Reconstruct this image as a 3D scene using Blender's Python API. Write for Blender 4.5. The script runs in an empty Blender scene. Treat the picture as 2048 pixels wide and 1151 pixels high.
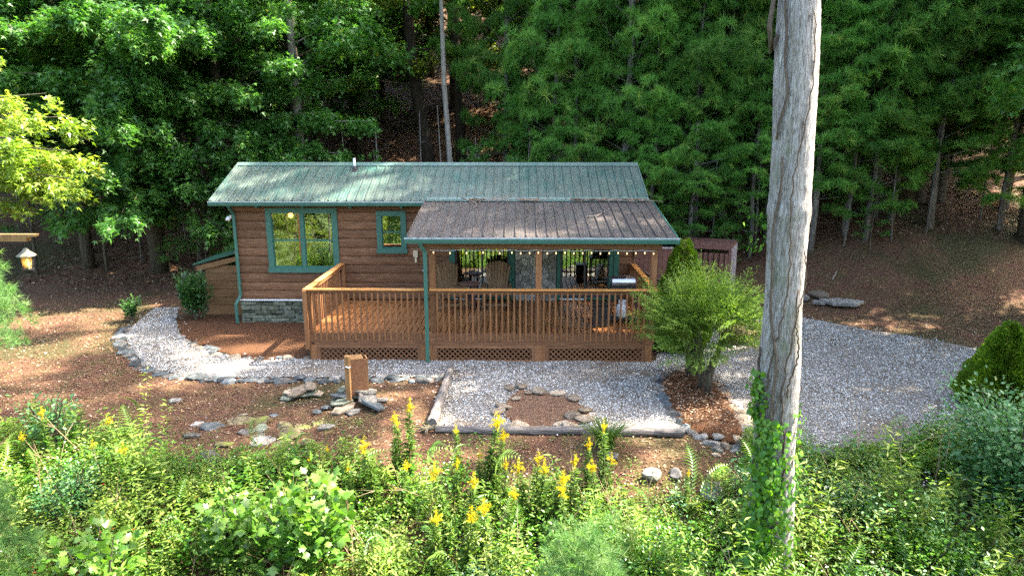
import bpy, bmesh, math, random
import numpy as np
from mathutils import Vector, Matrix
from mathutils.geometry import delaunay_2d_cdt

R = random.Random(7)
NR = np.random.default_rng(11)
scn = bpy.context.scene
COL = scn.collection
PI = math.pi

# ------------------------------------------------------------------ camera, sky, sun, exposure
cam_d = bpy.data.cameras.new('camera'); cam = bpy.data.objects.new('camera', cam_d); COL.objects.link(cam)
cam.location = (4.976, -15.487, 5.266)
cam.rotation_euler = (PI / 2 - 0.2214, 0, 0.0125)
cam_d.sensor_width = 36; cam_d.lens = 36 * 1366 / 2048
cam_d.clip_start = 0.1; cam_d.clip_end = 600
scn.camera = cam
TO_SUN = Vector((0.585, 0.178, 0.788)).normalized()
world = bpy.data.worlds.new('World'); scn.world = world; world.use_nodes = True
wn = world.node_tree; bg = wn.nodes['Background']
sky = wn.nodes.new('ShaderNodeTexSky'); sky.sky_type = 'NISHITA'; sky.sun_disc = False
sky.sun_elevation = math.asin(TO_SUN.z); sky.sun_rotation = math.atan2(TO_SUN.x, TO_SUN.y)
sky.air_density = 1.0; sky.dust_density = 4.0; sky.ozone_density = 0.4
wn.links.new(sky.outputs[0], bg.inputs[0]); bg.inputs[1].default_value = 0.15
sun_d = bpy.data.lights.new('sun', 'SUN'); sun_d.energy = 4.8; sun_d.angle = math.radians(0.53); sun_d.color = (1, 0.92, 0.78)
sun = bpy.data.objects.new('sun', sun_d); COL.objects.link(sun)
sun.rotation_euler = TO_SUN.to_track_quat('Z', 'Y').to_euler()
scn.view_settings.view_transform = 'Standard'; scn.view_settings.look = 'None'
scn.view_settings.exposure = 2.95; scn.view_settings.gamma = 1.0; scn.view_settings.use_curve_mapping = False
scn.render.engine = 'CYCLES'
cy = scn.cycles
cy.max_bounces = 8; cy.diffuse_bounces = 5; cy.glossy_bounces = 3; cy.transmission_bounces = 5; cy.transparent_max_bounces = 8
cy.use_denoising = False
try: cy.denoiser = 'OPENIMAGEDENOISE'
except Exception: pass
try: cy.denoising_prefilter = 'ACCURATE'
except Exception: pass
cy.sample_clamp_indirect = 10

# ------------------------------------------------------------------ helpers
def tag(o, label=None, cat=None, group=None, kind=None):
    if label: o['label'] = label
    if cat: o['category'] = cat
    if group: o['group'] = group
    if kind: o['kind'] = kind
    return o

def thing(name, label, cat, loc=(0, 0, 0), rz=0, group=None):
    o = bpy.data.objects.new(name, None); COL.objects.link(o)
    o.location = loc; o.rotation_euler = (0, 0, rz); o.empty_display_size = 0.2
    return tag(o, label, cat, group)

def link(name, me, mat=None, parent=None, loc=None, rot=None, scale=None):
    o = bpy.data.objects.new(name, me); COL.objects.link(o)
    if mat is not None and len(me.materials) == 0: me.materials.append(mat)
    if parent is not None: o.parent = parent
    if loc is not None: o.location = loc
    if rot is not None: o.rotation_euler = rot
    if scale is not None: o.scale = scale
    return o

def copy_tree(o, parent=None):
    c = o.copy(); COL.objects.link(c); c.parent = parent
    for ch in list(o.children):
        copy_tree(ch, c)
    return c

class MB:
    """collects simple solids into one mesh"""
    def __init__(s): s.v = []; s.f = []
    def add(s, vs, fs):
        b = len(s.v); s.v += [tuple(v) for v in vs]; s.f += [tuple(i + b for i in f) for f in fs]
    def box(s, x0, x1, y0, y1, z0, z1, M=None, j=0):
        vs = [Vector((x, y, z)) for z in (z0, z1) for y in (y0, y1) for x in (x0, x1)]
        if j: vs = [v + Vector((R.uniform(-j, j), R.uniform(-j, j), R.uniform(-j, j))) for v in vs]
        if M is not None: vs = [M @ v for v in vs]
        s.add(vs, [(0, 2, 3, 1), (4, 5, 7, 6), (0, 1, 5, 4), (2, 6, 7, 3), (0, 4, 6, 2), (1, 3, 7, 5)])
        return s
    def cbox(s, x0, x1, y0, y1, z0, z1, c=0.006, M=None):
        """box with chamfered edges (octagonal on each axis)"""
        bm = bmesh.new(); bmesh.ops.create_cube(bm, size=1)
        for v in bm.verts: v.co = Vector(((x0 + x1) / 2 + v.co.x * (x1 - x0), (y0 + y1) / 2 + v.co.y * (y1 - y0), (z0 + z1) / 2 + v.co.z * (z1 - z0)))
        bmesh.ops.bevel(bm, geom=bm.edges[:], offset=c, segments=1, profile=0.5, affect='EDGES')
        bm.verts.index_update()
        vs = [(M @ v.co) if M is not None else v.co.copy() for v in bm.verts]
        s.add(vs, [[v.index for v in f.verts] for f in bm.faces]); bm.free(); return s
    def beam(s, p0, p1, w, h, up=(0, 0, 1), c=0.0):
        p0 = Vector(p0); p1 = Vector(p1); d = p1 - p0; L = d.length; d.normalize()
        u = Vector(up); sx = d.cross(u)
        if sx.length < 1e-4: sx = d.cross(Vector((0, 1, 0)))
        sx.normalize(); uz = sx.cross(d).normalized()
        M = Matrix.Translation(p0) @ Matrix((sx, d, uz)).transposed().to_4x4()
        if c: return s.cbox(-w / 2, w / 2, 0, L, -h / 2, h / 2, c, M)
        return s.box(-w / 2, w / 2, 0, L, -h / 2, h / 2, M)
    def tube(s, pts, rad, n=8, cap=True, fn=None):
        pts = [Vector(p) for p in pts]; m = len(pts)
        if not hasattr(rad, '__len__'): rad = [rad] * m
        vs = []; prev = None
        for i, p in enumerate(pts):
            d = (pts[min(i + 1, m - 1)] - pts[max(i - 1, 0)]).normalized()
            a = (prev - d * prev.dot(d)) if prev is not None else d.cross(Vector((0.3, 1, 0.1)) if abs(d.y) < 0.9 else Vector((1, 0, 0)))
            a.normalize(); prev = a; b = d.cross(a)
            for k in range(n):
                t = 2 * PI * k / n; r = rad[i] * (fn(i, k) if fn else 1)
                vs.append(p + (a * math.cos(t) + b * math.sin(t)) * r)
        fs = [(i * n + k, i * n + (k + 1) % n, (i + 1) * n + (k + 1) % n, (i + 1) * n + k) for i in range(m - 1) for k in range(n)]
        if cap: fs += [tuple(range(n - 1, -1, -1)), tuple((m - 1) * n + k for k in range(n))]
        s.add(vs, fs); return s
    def lathe(s, prof, n=16, M=None):
        vs = []; m = len(prof)
        for r, z in prof:
            for k in range(n):
                v = Vector((r * math.cos(2 * PI * k / n), r * math.sin(2 * PI * k / n), z)); vs.append(M @ v if M is not None else v)
        fs = [(i * n + k, i * n + (k + 1) % n, (i + 1) * n + (k + 1) % n, (i + 1) * n + k) for i in range(m - 1) for k in range(n)]
        fs += [tuple(range(n - 1, -1, -1)), tuple((m - 1) * n + k for k in range(n))]
        s.add(vs, fs); return s
    def prism(s, poly, y0, y1, axis='y'):
        """poly in (a,b), extruded; axis y: (x,z); axis z: (x,y); axis x: (y,z)"""
        n = len(poly)
        f = {'y': lambda a, b, t: (a, t, b), 'z': lambda a, b, t: (a, b, t), 'x': lambda a, b, t: (t, a, b)}[axis]
        vs = [f(a, b, y0) for a, b in poly] + [f(a, b, y1) for a, b in poly]
        fs = [tuple(range(n)), tuple(range(2 * n - 1, n - 1, -1))] + [(i, i + n, (i + 1) % n + n, (i + 1) % n) for i in range(n)]
        s.add(vs, fs); return s
    def mesh(s, name, smooth=False, fix=True):
        me = bpy.data.meshes.new(name); me.from_pydata(s.v, [], s.f)
        if fix:
            bm = bmesh.new(); bm.from_mesh(me); bmesh.ops.recalc_face_normals(bm, faces=bm.faces[:]); bm.to_mesh(me); bm.free()
        if smooth: me.shade_smooth()
        me.update(); return me
    def obj(s, name, mat, parent=None, smooth=False, loc=None):
        return link(name, s.mesh(name, smooth), mat, parent, loc)

def np_mesh(name, V, T, tint=None, smooth=False):
    """triangle mesh from arrays, with an optional per-vertex 'tint' value"""
    V = np.ascontiguousarray(V, dtype=np.float32); T = np.ascontiguousarray(T, dtype=np.int32)
    me = bpy.data.meshes.new(name)
    me.vertices.add(len(V)); me.vertices.foreach_set('co', V.ravel())
    me.loops.add(T.size); me.loops.foreach_set('vertex_index', T.ravel())
    me.polygons.add(len(T)); me.polygons.foreach_set('loop_start', np.arange(0, T.size, 3, dtype=np.int32))
    me.update(calc_edges=True)
    if tint is not None:
        a = me.attributes.new('tint', 'FLOAT', 'POINT'); a.data.foreach_set('value', np.ascontiguousarray(tint, dtype=np.float32))
    if smooth: me.shade_smooth()
    return me

def unit(a): return a / np.maximum(np.linalg.norm(a, axis=-1, keepdims=True), 1e-9)

T_LEAF = (np.array([(0, 0, 0), (.45, .27, .07), (1, 0, -.08), (.45, -.27, .07)]), np.array([(0, 2, 1), (0, 3, 2)]))
T_NARROW = (np.array([(0, 0, 0), (.4, .12, .03), (1, 0, -.12), (.4, -.12, .03)]), np.array([(0, 2, 1), (0, 3, 2)]))
T_LOBE = (np.array([(0, 0, 0), (.2, -.2, .03), (.2, .2, .03), (1, 0, -.1), (.3, .12, .02), (.05, .12, 0), (.62, .55, -.04), (.3, -.12, .02), (.05, -.12, 0), (.62, -.55, -.04)]),
          np.array([(1, 3, 2), (5, 4, 6), (8, 9, 7)]))
_o = [(0, 0), (.12, .22), (.32, .5), (.42, .3), (.66, .52), (.68, .24), (1, 0), (.68, -.24), (.66, -.52), (.42, -.3), (.32, -.5), (.12, -.22)]
T_BIG = (np.array([(.4, 0, .05)] + [(x, y, -.12 * abs(y)) for x, y in _o]), np.array([(0, 1 + i, 1 + (i + 1) % 12) for i in range(12)]))
_h = [(0, 0), (-.1, .3), (.15, .45), (.5, .38), (1, 0), (.5, -.38), (.15, -.45), (-.1, -.3)]
T_HEART = (np.array([(.35, 0, .05)] + [(x, y, -.1 * abs(y)) for x, y in _h]), np.array([(0, 1 + i, 1 + (i + 1) % 8) for i in range(8)]))
def tuft_template(n, seed, spread=1.0, w=.045):
    r = np.random.default_rng(seed); V = []; T = []
    for i in range(n):
        a = r.uniform(0, 2 * PI); c = r.uniform(-.15, 1); s = math.sqrt(max(0, 1 - c * c)) * spread
        d = np.array([c, s * math.cos(a), s * math.sin(a)]); d /= np.linalg.norm(d); d = d * r.uniform(.75, 1.1)
        p = np.cross(d, r.normal(size=3)); p = p / np.linalg.norm(p) * w
        V += [p, -p, d]; T.append((3 * i, 3 * i + 1, 3 * i + 2))
    return np.array(V), np.array(T)
T_TUFT = tuft_template(16, 3, 1.0, .04)

def scatter(name, P, D, N, S, tmpl, tint, tj=0.0):
    """one mesh of many small leaves; P pos, D direction, N normal, S size, tint per leaf"""
    tv, tt = tmpl; P = np.asarray(P, float); n = len(P); D = unit(np.asarray(D, float)); N = np.asarray(N, float)
    Z = unit(N - (N * D).sum(1, keepdims=True) * D + 1e-6); Y = np.cross(Z, D)
    S = np.broadcast_to(np.asarray(S, float), (n,))[:, None, None]
    V = P[:, None, :] + S * (tv[None, :, 0:1] * D[:, None, :] + tv[None, :, 1:2] * Y[:, None, :] + tv[None, :, 2:3] * Z[:, None, :])
    T = tt[None] + (np.arange(n) * len(tv))[:, None, None]
    ti = np.repeat(np.clip(np.asarray(tint), 0, 1), len(tv))
    return np_mesh(name, V.reshape(-1, 3), T.reshape(-1, 3), ti)

_ph = NR.uniform(0, 6.28, (3, 24)); _di = NR.uniform(0, 6.28, (3, 24)); _fr = NR.uniform(.6, 1.7, (3, 24))
def wav(x, y, f, k=0):
    """smooth pseudo-random field about -1..1 with base frequency f (cycles per metre)"""
    x = np.asarray(x, float); y = np.asarray(y, float); s = 0
    for i in range(9):
        w = 2 * PI * f * _fr[k, i]; s = s + np.sin((x * math.cos(_di[k, i]) + y * math.sin(_di[k, i])) * w + _ph[k, i])
    return s / 3.2

def sp(t, k): return k * np.logaddexp(0, np.asarray(t, float) / k)
def H(x, y):
    x = np.asarray(x, float); y = np.asarray(y, float)
    y0 = np.interp(x, [-30, -8, -4, 8, 11.5, 18, 40], [10, 9.2, 8.3, 8.0, 6.6, 3.6, 3.0])
    z = .43 * sp(y - y0, .7)
    z = z - .45 * sp(-5.2 - y, .25) + .33 * sp(-16 - y, 1.5) + .12 * sp(-45 - y, 3)
    far = np.clip((y - 9) / 6, 0, 1)
    z = z + .018 * wav(x, y, .3) + far * .3 * wav(x, y, .07, 1) - far * .0
    z = z + np.clip((-6 - y) / 4, 0, 1) * .12 * wav(x, y, .2, 2)
    return z
def h1(x, y): return float(H(x, y))

# ------------------------------------------------------------------ materials
class Mat:
    def __init__(s, name, rough=.8, spec=.3, metal=0):
        s.m = bpy.data.materials.new(name); s.m.use_nodes = True; s.t = s.m.node_tree; s.N = s.t.nodes; s.L = s.t.links
        s.b = s.N['Principled BSDF']; s.b.inputs['Roughness'].default_value = rough
        s.b.inputs['Specular IOR Level'].default_value = spec; s.b.inputs['Metallic'].default_value = metal
    def n(s, t, **k):
        o = s.N.new(t)
        for a, b in k.items():
            try: setattr(o, a, b)
            except Exception: pass
        return o
    def coord(s, kind='Object', scale=(1, 1, 1), objrand=False):
        if kind == 'World': o = s.n('ShaderNodeNewGeometry').outputs['Position']
        else: o = s.n('ShaderNodeTexCoord').outputs[kind]
        m = s.n('ShaderNodeMapping'); m.inputs['Scale'].default_value = scale; s.L.new(o, m.inputs[0])
        if objrand:
            r = s.n('ShaderNodeObjectInfo'); q = s.n('ShaderNodeVectorMath', operation='SCALE'); q.inputs[0].default_value = (37, 51, 23)
            s.L.new(r.outputs['Random'], q.inputs['Scale']); s.L.new(q.outputs[0], m.inputs['Location'])
        return m.outputs[0]
    def noise(s, co, scale=5, detail=5, rough=.6, dist=0):
        n = s.n('ShaderNodeTexNoise'); n.inputs['Scale'].default_value = scale; n.inputs['Detail'].default_value = detail
        n.inputs['Roughness'].default_value = rough; n.inputs['Distortion'].default_value = dist
        s.L.new(co, n.inputs['Vector']); return n.outputs['Fac']
    def ramp(s, fac, stops):
        r = s.n('ShaderNodeValToRGB'); e = r.color_ramp.elements
        while len(e) < len(stops): e.new(.5)
        for i, (p, c) in enumerate(stops): e[i].position = p; e[i].color = (*c, 1) if hasattr(c, '__len__') else (c, c, c, 1)
        s.L.new(fac, r.inputs[0]); return r.outputs[0]
    def mix(s, f, a, b, mode='MIX'):
        m = s.n('ShaderNodeMix', data_type='RGBA', blend_type=mode)
        for k, x in ((0, f), (6, a), (7, b)):
            if hasattr(x, 'is_linked') or hasattr(x, 'links'): s.L.new(x, m.inputs[k])
            elif k == 0: m.inputs[0].default_value = x
            else: m.inputs[k].default_value = (*x, 1)
        return m.outputs[2]
    def bump(s, h, st=.4, d=.02):
        b = s.n('ShaderNodeBump'); b.inputs['Strength'].default_value = st; b.inputs['Distance'].default_value = d
        s.L.new(h, b.inputs['Height']); s.L.new(b.outputs[0], s.b.inputs['Normal'])
    def col(s, c):
        if hasattr(c, '__len__'): s.b.inputs['Base Color'].default_value = (*c, 1)
        else: s.L.new(c, s.b.inputs['Base Color'])
        return s
    def rnd(s): return s.n('ShaderNodeObjectInfo').outputs['Random']
    def attr(s, a='tint'): return s.n('ShaderNodeAttribute', attribute_name=a).outputs['Fac']
    def rough(s, o): s.L.new(o, s.b.inputs['Roughness'])

def wood(name, c1, c2, c3, axis='x', rough=.75, scale=1, var=.35, spec=.3):
    m = Mat(name, rough, spec)
    sc = {'x': (1.2, 14, 14), 'y': (14, 1.2, 14), 'z': (14, 14, 1.2)}[axis]
    co = m.coord('World', tuple(a * scale for a in sc), objrand=True)
    g = m.noise(co, 2.2, 7, .65, .6)
    c = m.ramp(g, [(.28, c1), (.5, c2), (.72, c3)])
    big = m.noise(m.coord('World', (1, 1, 1)), 1.6, 4)
    c = m.mix(var * .6, c, m.ramp(big, [(.3, .45), (.7, 1.0)]), 'MULTIPLY')
    v = m.ramp(m.rnd(), [(0, 1 - var), (1, 1.0)])
    c = m.mix(1, c, v, 'MULTIPLY'); m.col(c); m.bump(g, .5, .006); return m.m

def leafmat(name, stops, rough=.5, tr=.3, spec=.35, var=.3):
    m = Mat(name, rough, spec)
    c = m.ramp(m.attr(), stops)
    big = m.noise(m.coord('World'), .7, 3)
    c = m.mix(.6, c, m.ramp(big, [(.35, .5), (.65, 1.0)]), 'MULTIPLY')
    if var: c = m.mix(1, c, m.ramp(m.rnd(), [(0, 1 - var), (1, 1.0)]), 'MULTIPLY')
    m.col(c)
    t = m.n('ShaderNodeBsdfTranslucent'); br = m.mix(1, c, (1.25, 1.35, .55), 'MULTIPLY'); m.L.new(br, t.inputs[0])
    x = m.n('ShaderNodeMixShader'); x.inputs[0].default_value = tr
    m.L.new(m.b.outputs[0], x.inputs[1]); m.L.new(t.outputs[0], x.inputs[2])
    m.L.new(x.outputs[0], m.N['Material Output'].inputs[0]); return m.m

def plain(name, c, rough=.6, spec=.4, metal=0, nz=.0, var=.0):
    m = Mat(name, rough, spec, metal)
    if nz:
        g = m.noise(m.coord('World'), 9, 5); cc = m.mix(nz, (*c,), m.ramp(g, [(.3, tuple(x * .35 for x in c)), (.7, tuple(min(1, x * 1.4) for x in c))])); m.col(cc); m.bump(g, .15, .004)
    else: m.col(c)
    return m.m

M = {}
# ground
m = Mat('soil_and_litter', .95, .15)
co = m.coord('World')
fine = m.noise(co, 22, 6, .7); mid = m.noise(co, 2.3, 5, .6); big = m.noise(co, .33, 4, .55, .5)
soil = m.ramp(fine, [(.25, (.022, .010, .007)), (.45, (.09, .043, .026)), (.6, (.16, .085, .052)), (.78, (.30, .19, .13))])
dry = m.ramp(fine, [(.3, (.05, .03, .014)), (.55, (.125, .085, .04)), (.75, (.25, .19, .10))])
moss = m.ramp(fine, [(.3, (.014, .02, .007)), (.55, (.045, .055, .018)), (.75, (.11, .11, .04))])
c = m.mix(m.ramp(mid, [(.42, 0.), (.62, .75)]), soil, dry)
c = m.mix(m.ramp(big, [(.5, 0.), (.62, .7)]), c, moss)
sepn = m.n('ShaderNodeSeparateXYZ'); m.L.new(co, sepn.inputs[0])
mr = m.n('ShaderNodeMapRange'); mr.inputs[1].default_value = -8.5; mr.inputs[2].default_value = -11.5; m.L.new(sepn.outputs[1], mr.inputs[0])
c = m.mix(mr.outputs[0], c, m.ramp(m.noise(co, 3.5, 7, .75), [(.35, (.01, .02, .006)), (.52, (.05, .075, .015)), (.7, (.13, .15, .04))]))
m.col(c); m.bump(m.noise(co, 35, 6, .75), .9, .05); M['soil'] = m.m
m = Mat('bare_dirt', .95, .15); co = m.coord('World'); fine = m.noise(co, 22, 6, .7)
m.col(m.ramp(fine, [(.25, (.04, .022, .014)), (.45, (.13, .07, .042)), (.62, (.22, .135, .085)), (.8, (.38, .28, .2))])); m.bump(m.noise(co, 35, 6, .75), .9, .05); M['dirt'] = m.m
m = Mat('white_gravel', .85, .25)
co = m.coord('World'); v = m.n('ShaderNodeTexVoronoi'); v.inputs['Scale'].default_value = 26; m.L.new(co, v.inputs['Vector'])
vc = m.n('ShaderNodeSeparateColor'); m.L.new(v.outputs['Color'], vc.inputs[0])
c = m.ramp(vc.outputs[0], [(0, (.10, .085, .07)), (.25, (.20, .185, .165)), (.6, (.30, .285, .26)), (1, (.46, .44, .41))])
c = m.mix(m.ramp(v.outputs['Distance'], [(.25, 0.), (.7, .75)]), c, (.11, .095, .08))
c = m.mix(m.ramp(m.noise(co, .8, 5, .65), [(.42, 0.), (.65, .85)]), c, (.115, .085, .055))
c = m.mix(m.ramp(m.noise(co, 7, 3, .65), [(.6, 0.), (.72, .5)]), c, (.14, .09, .06))
m.col(c); h = m.ramp(v.outputs['Distance'], [(0, 1.), (.8, 0.)]); m.bump(h, .9, .03); M['gravel'] = m.m
m = Mat('pebble', .8, .3); m.col(m.ramp(m.attr(), [(0, (.06, .042, .032)), (.25, (.16, .15, .135)), (.6, (.31, .30, .275)), (1, (.58, .565, .53))])); M['pebble'] = m.m
m = Mat('needle_mulch', .95, .1); co = m.coord('World', (3, 1, 1)); g = m.noise(co, 30, 6, .8, 1)
m.col(m.ramp(g, [(.3, (.025, .011, .006)), (.5, (.10, .045, .022)), (.72, (.22, .12, .06))])); m.bump(g, .9, .05); M['mulch'] = m.m
# wood
M['siding'] = wood('brown_siding', (.085, .038, .016), (.18, .085, .039), (.29, .155, .08), 'x', .7, var=.3)
M['siding_y'] = wood('brown_siding_gable', (.10, .05, .025), (.2, .105, .052), (.3, .17, .09), 'y', .75)
M['deck_board'] = wood('deck_board_stain', (.20, .07, .018), (.36, .14, .04), (.48, .22, .075), 'y', .5, var=.25, spec=.5)
M['cap'] = wood('rail_cap_stain', (.36, .14, .032), (.52, .23, .06), (.64, .33, .11), 'x', .5, .8, .12, .5)
M['capy'] = wood('rail_cap_stain_side', (.36, .14, .032), (.52, .23, .06), (.64, .33, .11), 'y', .5, .8, .12, .5)
M['rail'] = wood('brown_rail_stain', (.15, .06, .022), (.25, .11, .042), (.34, .16, .07), 'z', .7, var=.25)
M['railx'] = wood('brown_rim_stain', (.12, .05, .022), (.2, .09, .04), (.28, .14, .068), 'x', .7, var=.2)
M['shedw'] = wood('shed_siding', (.12, .055, .02), (.22, .115, .045), (.31, .175, .08), 'x', .8, var=.2)
M['chairw'] = wood('chair_wood', (.12, .065, .025), (.22, .125, .055), (.3, .18, .09), 'z', .65, 1.5, .25)
M['postw'] = wood('treated_post_wood', (.13, .065, .022), (.23, .12, .045), (.33, .19, .08), 'z', .75, var=.15)
M['darkw'] = wood('dark_stained_wood', (.10, .042, .03), (.19, .085, .06), (.28, .14, .10), 'x', .7, var=.25)
M['panelw'] = wood('pale_pinkish_wood', (.28, .22, .22), (.42, .35, .35), (.55, .48, .48), 'z', .8, var=.1)
M['logw'] = wood('weathered_grey_log', (.03, .024, .02), (.12, .105, .095), (.27, .245, .225), 'x', .9, 1.3, .1)
M['logy'] = wood('weathered_grey_log_long', (.03, .024, .02), (.12, .105, .095), (.27, .245, .225), 'y', .9, 1.3, .1)
M['interior'] = wood('interior_floor', (.05, .022, .012), (.10, .045, .022), (.16, .08, .04), 'y', .35, var=.2)
# metal roof
def roofmat(name, c0, c1, dirt, amt):
    m = Mat(name, .38, .5, .35); co = m.coord('World')
    st = m.noise(m.coord('World', (22, 1.2, 1.2)), 1.5, 5, .6)
    g = m.noise(co, 1.3, 5, .6)
    c = m.mix(m.ramp(g, [(.35, 0.), (.65, 1.)]), c0, c1)
    d = m.ramp(m.mix(.5, m.ramp(st, [(0, 0.), (1, 1.)]), m.ramp(m.noise(co, .8, 5, .65), [(0, 0.), (1, 1.)])), [(.5 - amt * .35, 0.), (.62 - amt * .25, 1.)])
    dm = m.n('ShaderNodeMath', operation='MULTIPLY'); m.L.new(d, dm.inputs[0]); dm.inputs[1].default_value = min(1, .35 + amt * .6)
    c = m.mix(dm.outputs[0], c, dirt)
    c = m.mix(m.ramp(m.noise(co, 40, 3, .6), [(.62, 0.), (.75, .5)]), c, (.06, .05, .045))
    m.col(c); m.rough(m.ramp(st, [(.3, .3), (.7, .52)])); m.bump(st, .06, .002); return m.m
M['roof'] = roofmat('green_metal_roof', (.035, .10, .085), (.055, .145, .12), (.15, .155, .13), .42)
M['porch_roof'] = roofmat('dirty_green_metal_roof', (.025, .04, .036), (.12, .14, .125), (.15, .115, .105), .6)
M['flash'] = roofmat('green_flashing', (.07, .15, .13), (.10, .19, .165), (.17, .19, .17), .3)
M['shed_roof'] = plain('dark_green_shed_roof', (.03, .10, .06), .5, .4, .2, .3)
M['trim'] = plain('green_trim_paint', (.04, .125, .092), .5, .4, 0, .25)
M['trimd'] = plain('green_door_trim', (.03, .12, .085), .5, .4, 0, .25)
M['gutter_lip'] = plain('pale_gutter_edge', (.38, .42, .45), .45, .5, .3, .4)  # paler than the green gutter it edges
M['white'] = plain('white_plastic', (.72, .72, .70), .45)
M['beige'] = plain('beige_plastic', (.55, .45, .30), .5)
M['black'] = plain('black_metal', (.018, .018, .02), .4, .5)
M['blackm'] = plain('dark_frame', (.05, .05, .048), .45, .5)
M['steel'] = plain('brushed_steel', (.6, .6, .62), .22, .5, .95)
M['tank'] = plain('white_tank_paint', (.7, .7, .72), .35, .5)
M['blue'] = plain('blue_grey_fabric', (.16, .25, .33), .9)
M['stone'] = None
def stonemat(name, stops, moss=0, bs=.5):
    m = Mat(name, .9, .2); co = m.coord('World', objrand=True); g = m.noise(co, 9, 7, .65, .4)
    c = m.ramp(g, stops); c = m.mix(1, c, m.ramp(m.rnd(), [(0, .4), (1, 1.15)]), 'MULTIPLY')
    if moss: c = m.mix(m.ramp(m.noise(co, 4, 4), [(.45, 0.), (.6, moss)]), c, (.13, .15, .03))
    m.col(c); m.bump(g, bs, .03); return m.m
M['stone'] = stonemat('grey_fieldstone', [(.3, (.07, .065, .055)), (.5, (.18, .165, .145)), (.7, (.33, .31, .27))])
M['bluestone'] = stonemat('blue_grey_edging_stone', [(.3, (.035, .04, .042)), (.5, (.09, .10, .10)), (.7, (.20, .21, .205))])
M['tanstone'] = stonemat('tan_fieldstone', [(.3, (.12, .09, .06)), (.5, (.27, .21, .145)), (.7, (.44, .36, .27))])
M['mossstone'] = stonemat('mossy_stone', [(.3, (.06, .045, .025)), (.5, (.16, .125, .07)), (.7, (.28, .24, .14))], .8)
M['ledge'] = stonemat('ledge_stone', [(.3, (.045, .05, .035)), (.5, (.14, .15, .11)), (.7, (.30, .31, .24))], .15)
M['veneer'] = stonemat('veneer_stone', [(.3, (.18, .17, .14)), (.5, (.33, .32, .27)), (.7, (.52, .50, .44))])
M['mortar'] = plain('mortar', (.07, .065, .055), .95, .1, 0, .4)
# glass: a pane that mirrors and lets through
m = Mat('window_glass', .02, .5)
gl = m.n('ShaderNodeBsdfGlossy'); gl.inputs['Roughness'].default_value = .015; gl.inputs[0].default_value = (.95, 1, .95, 1)
tr = m.n('ShaderNodeBsdfTransparent'); tr.inputs[0].default_value = (.75, .8, .76, 1)
fr = m.n('ShaderNodeFresnel'); fr.inputs[0].default_value = 1.9
ad = m.n('ShaderNodeMath', operation='ADD'); ad.inputs[1].default_value = .2; m.L.new(fr.outputs[0], ad.inputs[0])
mx = m.n('ShaderNodeMixShader'); m.L.new(ad.outputs[0], mx.inputs[0]); m.L.new(tr.outputs[0], mx.inputs[1]); m.L.new(gl.outputs[0], mx.inputs[2])
m.L.new(mx.outputs[0], m.N['Material Output'].inputs[0]); M['glass'] = m.m
def emit(name, c, s):
    m = Mat(name); m.b.inputs['Emission Color'].default_value = (*c, 1); m.b.inputs['Emission Strength'].default_value = s; m.col(c); return m.m
M['bulb'] = emit('string_bulb', (1, .70, .36), .22)
M['lamp'] = emit('warm_lamp', (1, .36, .08), 3)
M['flame'] = emit('lantern_flame', (1, .62, .12), 2)
m = Mat('lantern_glass', .1, .5); m.col((.9, .75, .45)); m.b.inputs['Transmission Weight'].default_value = .85; M['lglass'] = m.m
# bark
def bark(name, c0, c1, c2, sc=1, bs=.8, blot=None):
    m = Mat(name, .95, .15); g = m.noise(m.coord('Object', (9 * sc, 9 * sc, 1.1 * sc)), 2.6, 8, .7, .8)
    c = m.ramp(g, [(.3, c0), (.5, c1), (.7, c2)])
    if blot: c = m.mix(m.ramp(m.noise(m.coord('Object', (1, 1, .5)), 2.2, 5, .6), [(.5, 0.), (.66, .55)]), c, blot)
    c = m.mix(1, c, m.ramp(m.rnd(), [(0, .7), (1, 1.1)]), 'MULTIPLY'); m.col(c); m.bump(g, bs, .03); return m.m
def mainbark(name):
    m = Mat(name, .95, .15); g = m.noise(m.coord('Object', (30, 30, 3.2)), 1.6, 8, .72, 1.2); g2 = m.noise(m.coord('Object', (9, 9, 1.2)), 1.8, 5, .6)
    c = m.ramp(g, [(.36, (.045, .035, .028)), (.44, (.22, .195, .175)), (.55, (.38, .36, .345)), (.72, (.54, .52, .51))])
    c = m.mix(m.ramp(g2, [(.5, 0.), (.62, .5)]), c, (.17, .145, .115))
    c = m.mix(m.ramp(m.noise(m.coord('Object', (1, 1, .5)), 2.6, 6, .65), [(.55, 0.), (.66, .5)]), c, (.15, .17, .10))
    m.col(c); m.bump(g, 1.0, .035); return m.m
M['bark_main'] = mainbark('pale_furrowed_bark')
M['bark_oak'] = bark('grey_brown_bark', (.02, .016, .01), (.085, .072, .048), (.17, .15, .105))
M['bark_pine'] = bark('grey_pine_bark', (.05, .042, .035), (.18, .16, .135), (.34, .32, .28))
M['bark_dark'] = bark('dark_bark', (.012, .009, .006), (.04, .03, .02), (.08, .06, .045))
M['twig'] = plain('dry_twig', (.22, .17, .13), .9)
M['vine_stem'] = bark('dark_vine_bark', (.035, .025, .018), (.10, .075, .055), (.18, .14, .11), 2)
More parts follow.
